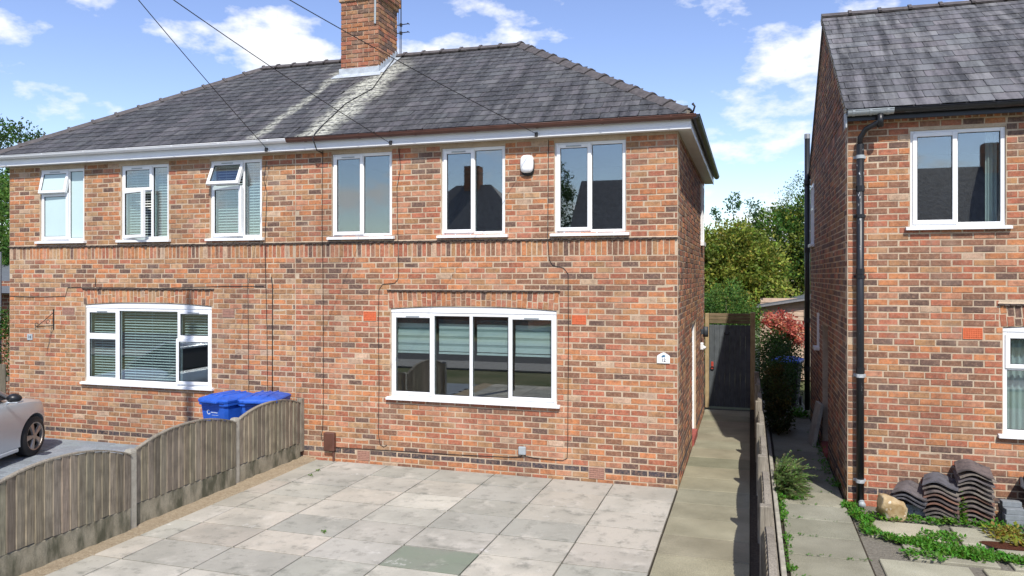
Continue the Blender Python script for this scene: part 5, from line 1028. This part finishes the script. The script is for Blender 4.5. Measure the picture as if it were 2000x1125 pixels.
# beyond the left end of the pair
tree('background_tree', 'dark green tree rising behind the hipped end of the slate roof', (-22.9, 9.5, 0), [((-.3, 0, 6.4), (1.5, 1.3, 1.7)), ((-1, 0, 4.6), (2, 1.6, 2)), ((.35, 0, 5.2), (.9, 1, 1.2))], 16000, .13, DG + MG[:1], 31, clump=.35)
tree('background_tree', 'bright green tree filling the gap beyond the orange house', (-16.6, 4.2, 0), [((0, 0, 4.0), (1.0, 1, 1.4)), ((.2, 0, 2.9), (.9, 1, 1.2))], 11000, .10, MG, 32, clump=.3)
hd = MB(); hd = crown([((-13.9, .4, 1.6), (1.3, .5, .75)), ((-12.9, .5, 1.55), (.6, .5, .72))], 9000, .06, MG + DG, 33, .16); tag(hd.build('hedge', 'leaf'), 'clipped green hedge beyond the corner of the orange house', 'hedge')
bf = empty('board_fence', 'dark vertical board fence under the hedge beyond the orange house', 'fence', (-13.1, .0, 0))
for k in range(14): mb = MB(); x = -1.2 + k * .17; mb.cbox(x, x + .15, -.012, .012, 0, 1.28 + random.uniform(-.03, .03), .004); o = mb.build('board', 'grey_timber', bf); tint(o, jit((.5, .48, .42), .2))
for z in (.3, 1.0): mb = MB(); mb.cbox(-1.2, 1.2, .013, .05, z - .04, z + .04, .004); mb.build('rail', 'grey_timber', bf)
gr = empty('garage', 'low brick garage with pale grey sloping roof beyond the hedge', 'garage', (-15.2, 3.4, 0)); mb = MB(); mb.box(-1.6, 1.6, -1.2, 2, 0, 2.75); mb.build('wall', 'far_brick', gr); mb = MB(); mb.add([(-1.8, -1.6, 2.5), (1.8, -1.6, 2.5), (1.8, .2, 3.15), (-1.8, .2, 3.15), (1.8, 2, 2.5), (-1.8, 2, 2.5)], [(0, 1, 2, 3), (3, 2, 4, 5)]); mb.build('roof', 'felt', gr)
mb = MB(); mb.tube([(-13.62, 1.2, 0), (-13.62, 1.2, 3.35)], .07, 10); tag(mb.build('flue_pipe', 'grey_plastic'), 'grey round flue pipe beyond the corner of the orange house', 'pipe')

# ------------------------------------------------------------------ the other side of the street, seen in the window reflections
def far_house(x0, x1, label, gable):
    yf, yb = -29.5, -36; r = empty('terrace_house', label, 'house', ((x0 + x1) / 2, -33, 0)); h = (x1 - x0) / 2; zr = 8.3
    mb = MB(); mb.box(-h, h, yb + 33, yf + 33, -.2, 4.9); wl = mb.build('wall', 'far_brick', r); e = .3; yr = .25; d = 0 if gable else (yf - yb) / 2 + e; g = .05 if gable else e
    v = [(-h - g, yb + 33 - e, 4.85), (h + g, yb + 33 - e, 4.85), (h + g, yf + 33 + e, 4.85), (-h - g, yf + 33 + e, 4.85), (-h - g + d, yr, zr), (h + g - d, yr, zr)]
    mb = MB(); mb.add(v, [(3, 2, 5, 4), (1, 0, 4, 5), (2, 1, 5), (0, 3, 4), (0, 1, 2, 3)]); rf = mb.build('roof', 'far_slate', r); mb = MB(); mb.box(-.45, .45, yr - .4, yr + .4, zr - .6, zr + 1.1); mb.build('chimney', 'far_brick', rf)
    y = yf + 33; n = max(3, round(2 * h / 2))
    for k in range(n):
        x = -h + 1.1 + k * (2 * h - 2.2) / (n - 1)
        for (z0, z1, hw) in ((3.45, 4.7, .5), (1.0, 2.35, .7)):
            if z0 < 2 and k % 3 == 1: mb = MB(); mb.cbox(x - .45, x + .45, y, y + .04, 0, 2.05, .01); mb.build('door', 'brown_plastic', r); continue
            mb = MB(); frame_ring(mb, x - hw, x + hw, z0, z1, .06, -.04, .03); mb.v = [(a, y - b_, z) for a, b_, z in mb.v]; wn = mb.build('window', 'white_plastic', r); mb = MB(); mb.box(x - hw + .06, x + hw - .06, y + .005, y + .012, z0 + .06, z1 - .06); mb.build('pane', 'dark_metal', wn)
far_house(-19.3, -10.6, 'brick house pair with hipped slate roof across the street, reflected in the middle upper window', False); far_house(-8.3, 4.4, 'gabled brick house pair across the street, reflected in the upper window nearest the corner', True); far_house(7.2, 17.6, 'gabled brick house pair across the street, reflected in the window of the gabled house', True)
tree('street_tree', 'leafy green tree across the street between two house pairs', (-9.5, -31, 0), [((0, 0, 6.4), (1.1, 1.3, 1.9)), ((.3, 0, 7.9), (.7, .8, 1.2)), ((-.3, 0, 4.6), (1.0, 1.2, 1.5))], 7000, .16, DG + MG[:1], 41, trunk=.2, clump=.4)
tree('street_tree', 'low leafy tree across the street beyond the farthest house pair', (-26.8, -30, 0), [((0, 0, 3.8), (1.6, 1.5, 1.5)), ((1.2, 0, 3.2), (1.2, 1, 1.2))], 5000, .16, DG + MG[:1], 42, trunk=.2, clump=.4)
print('objects', len(bpy.data.objects))
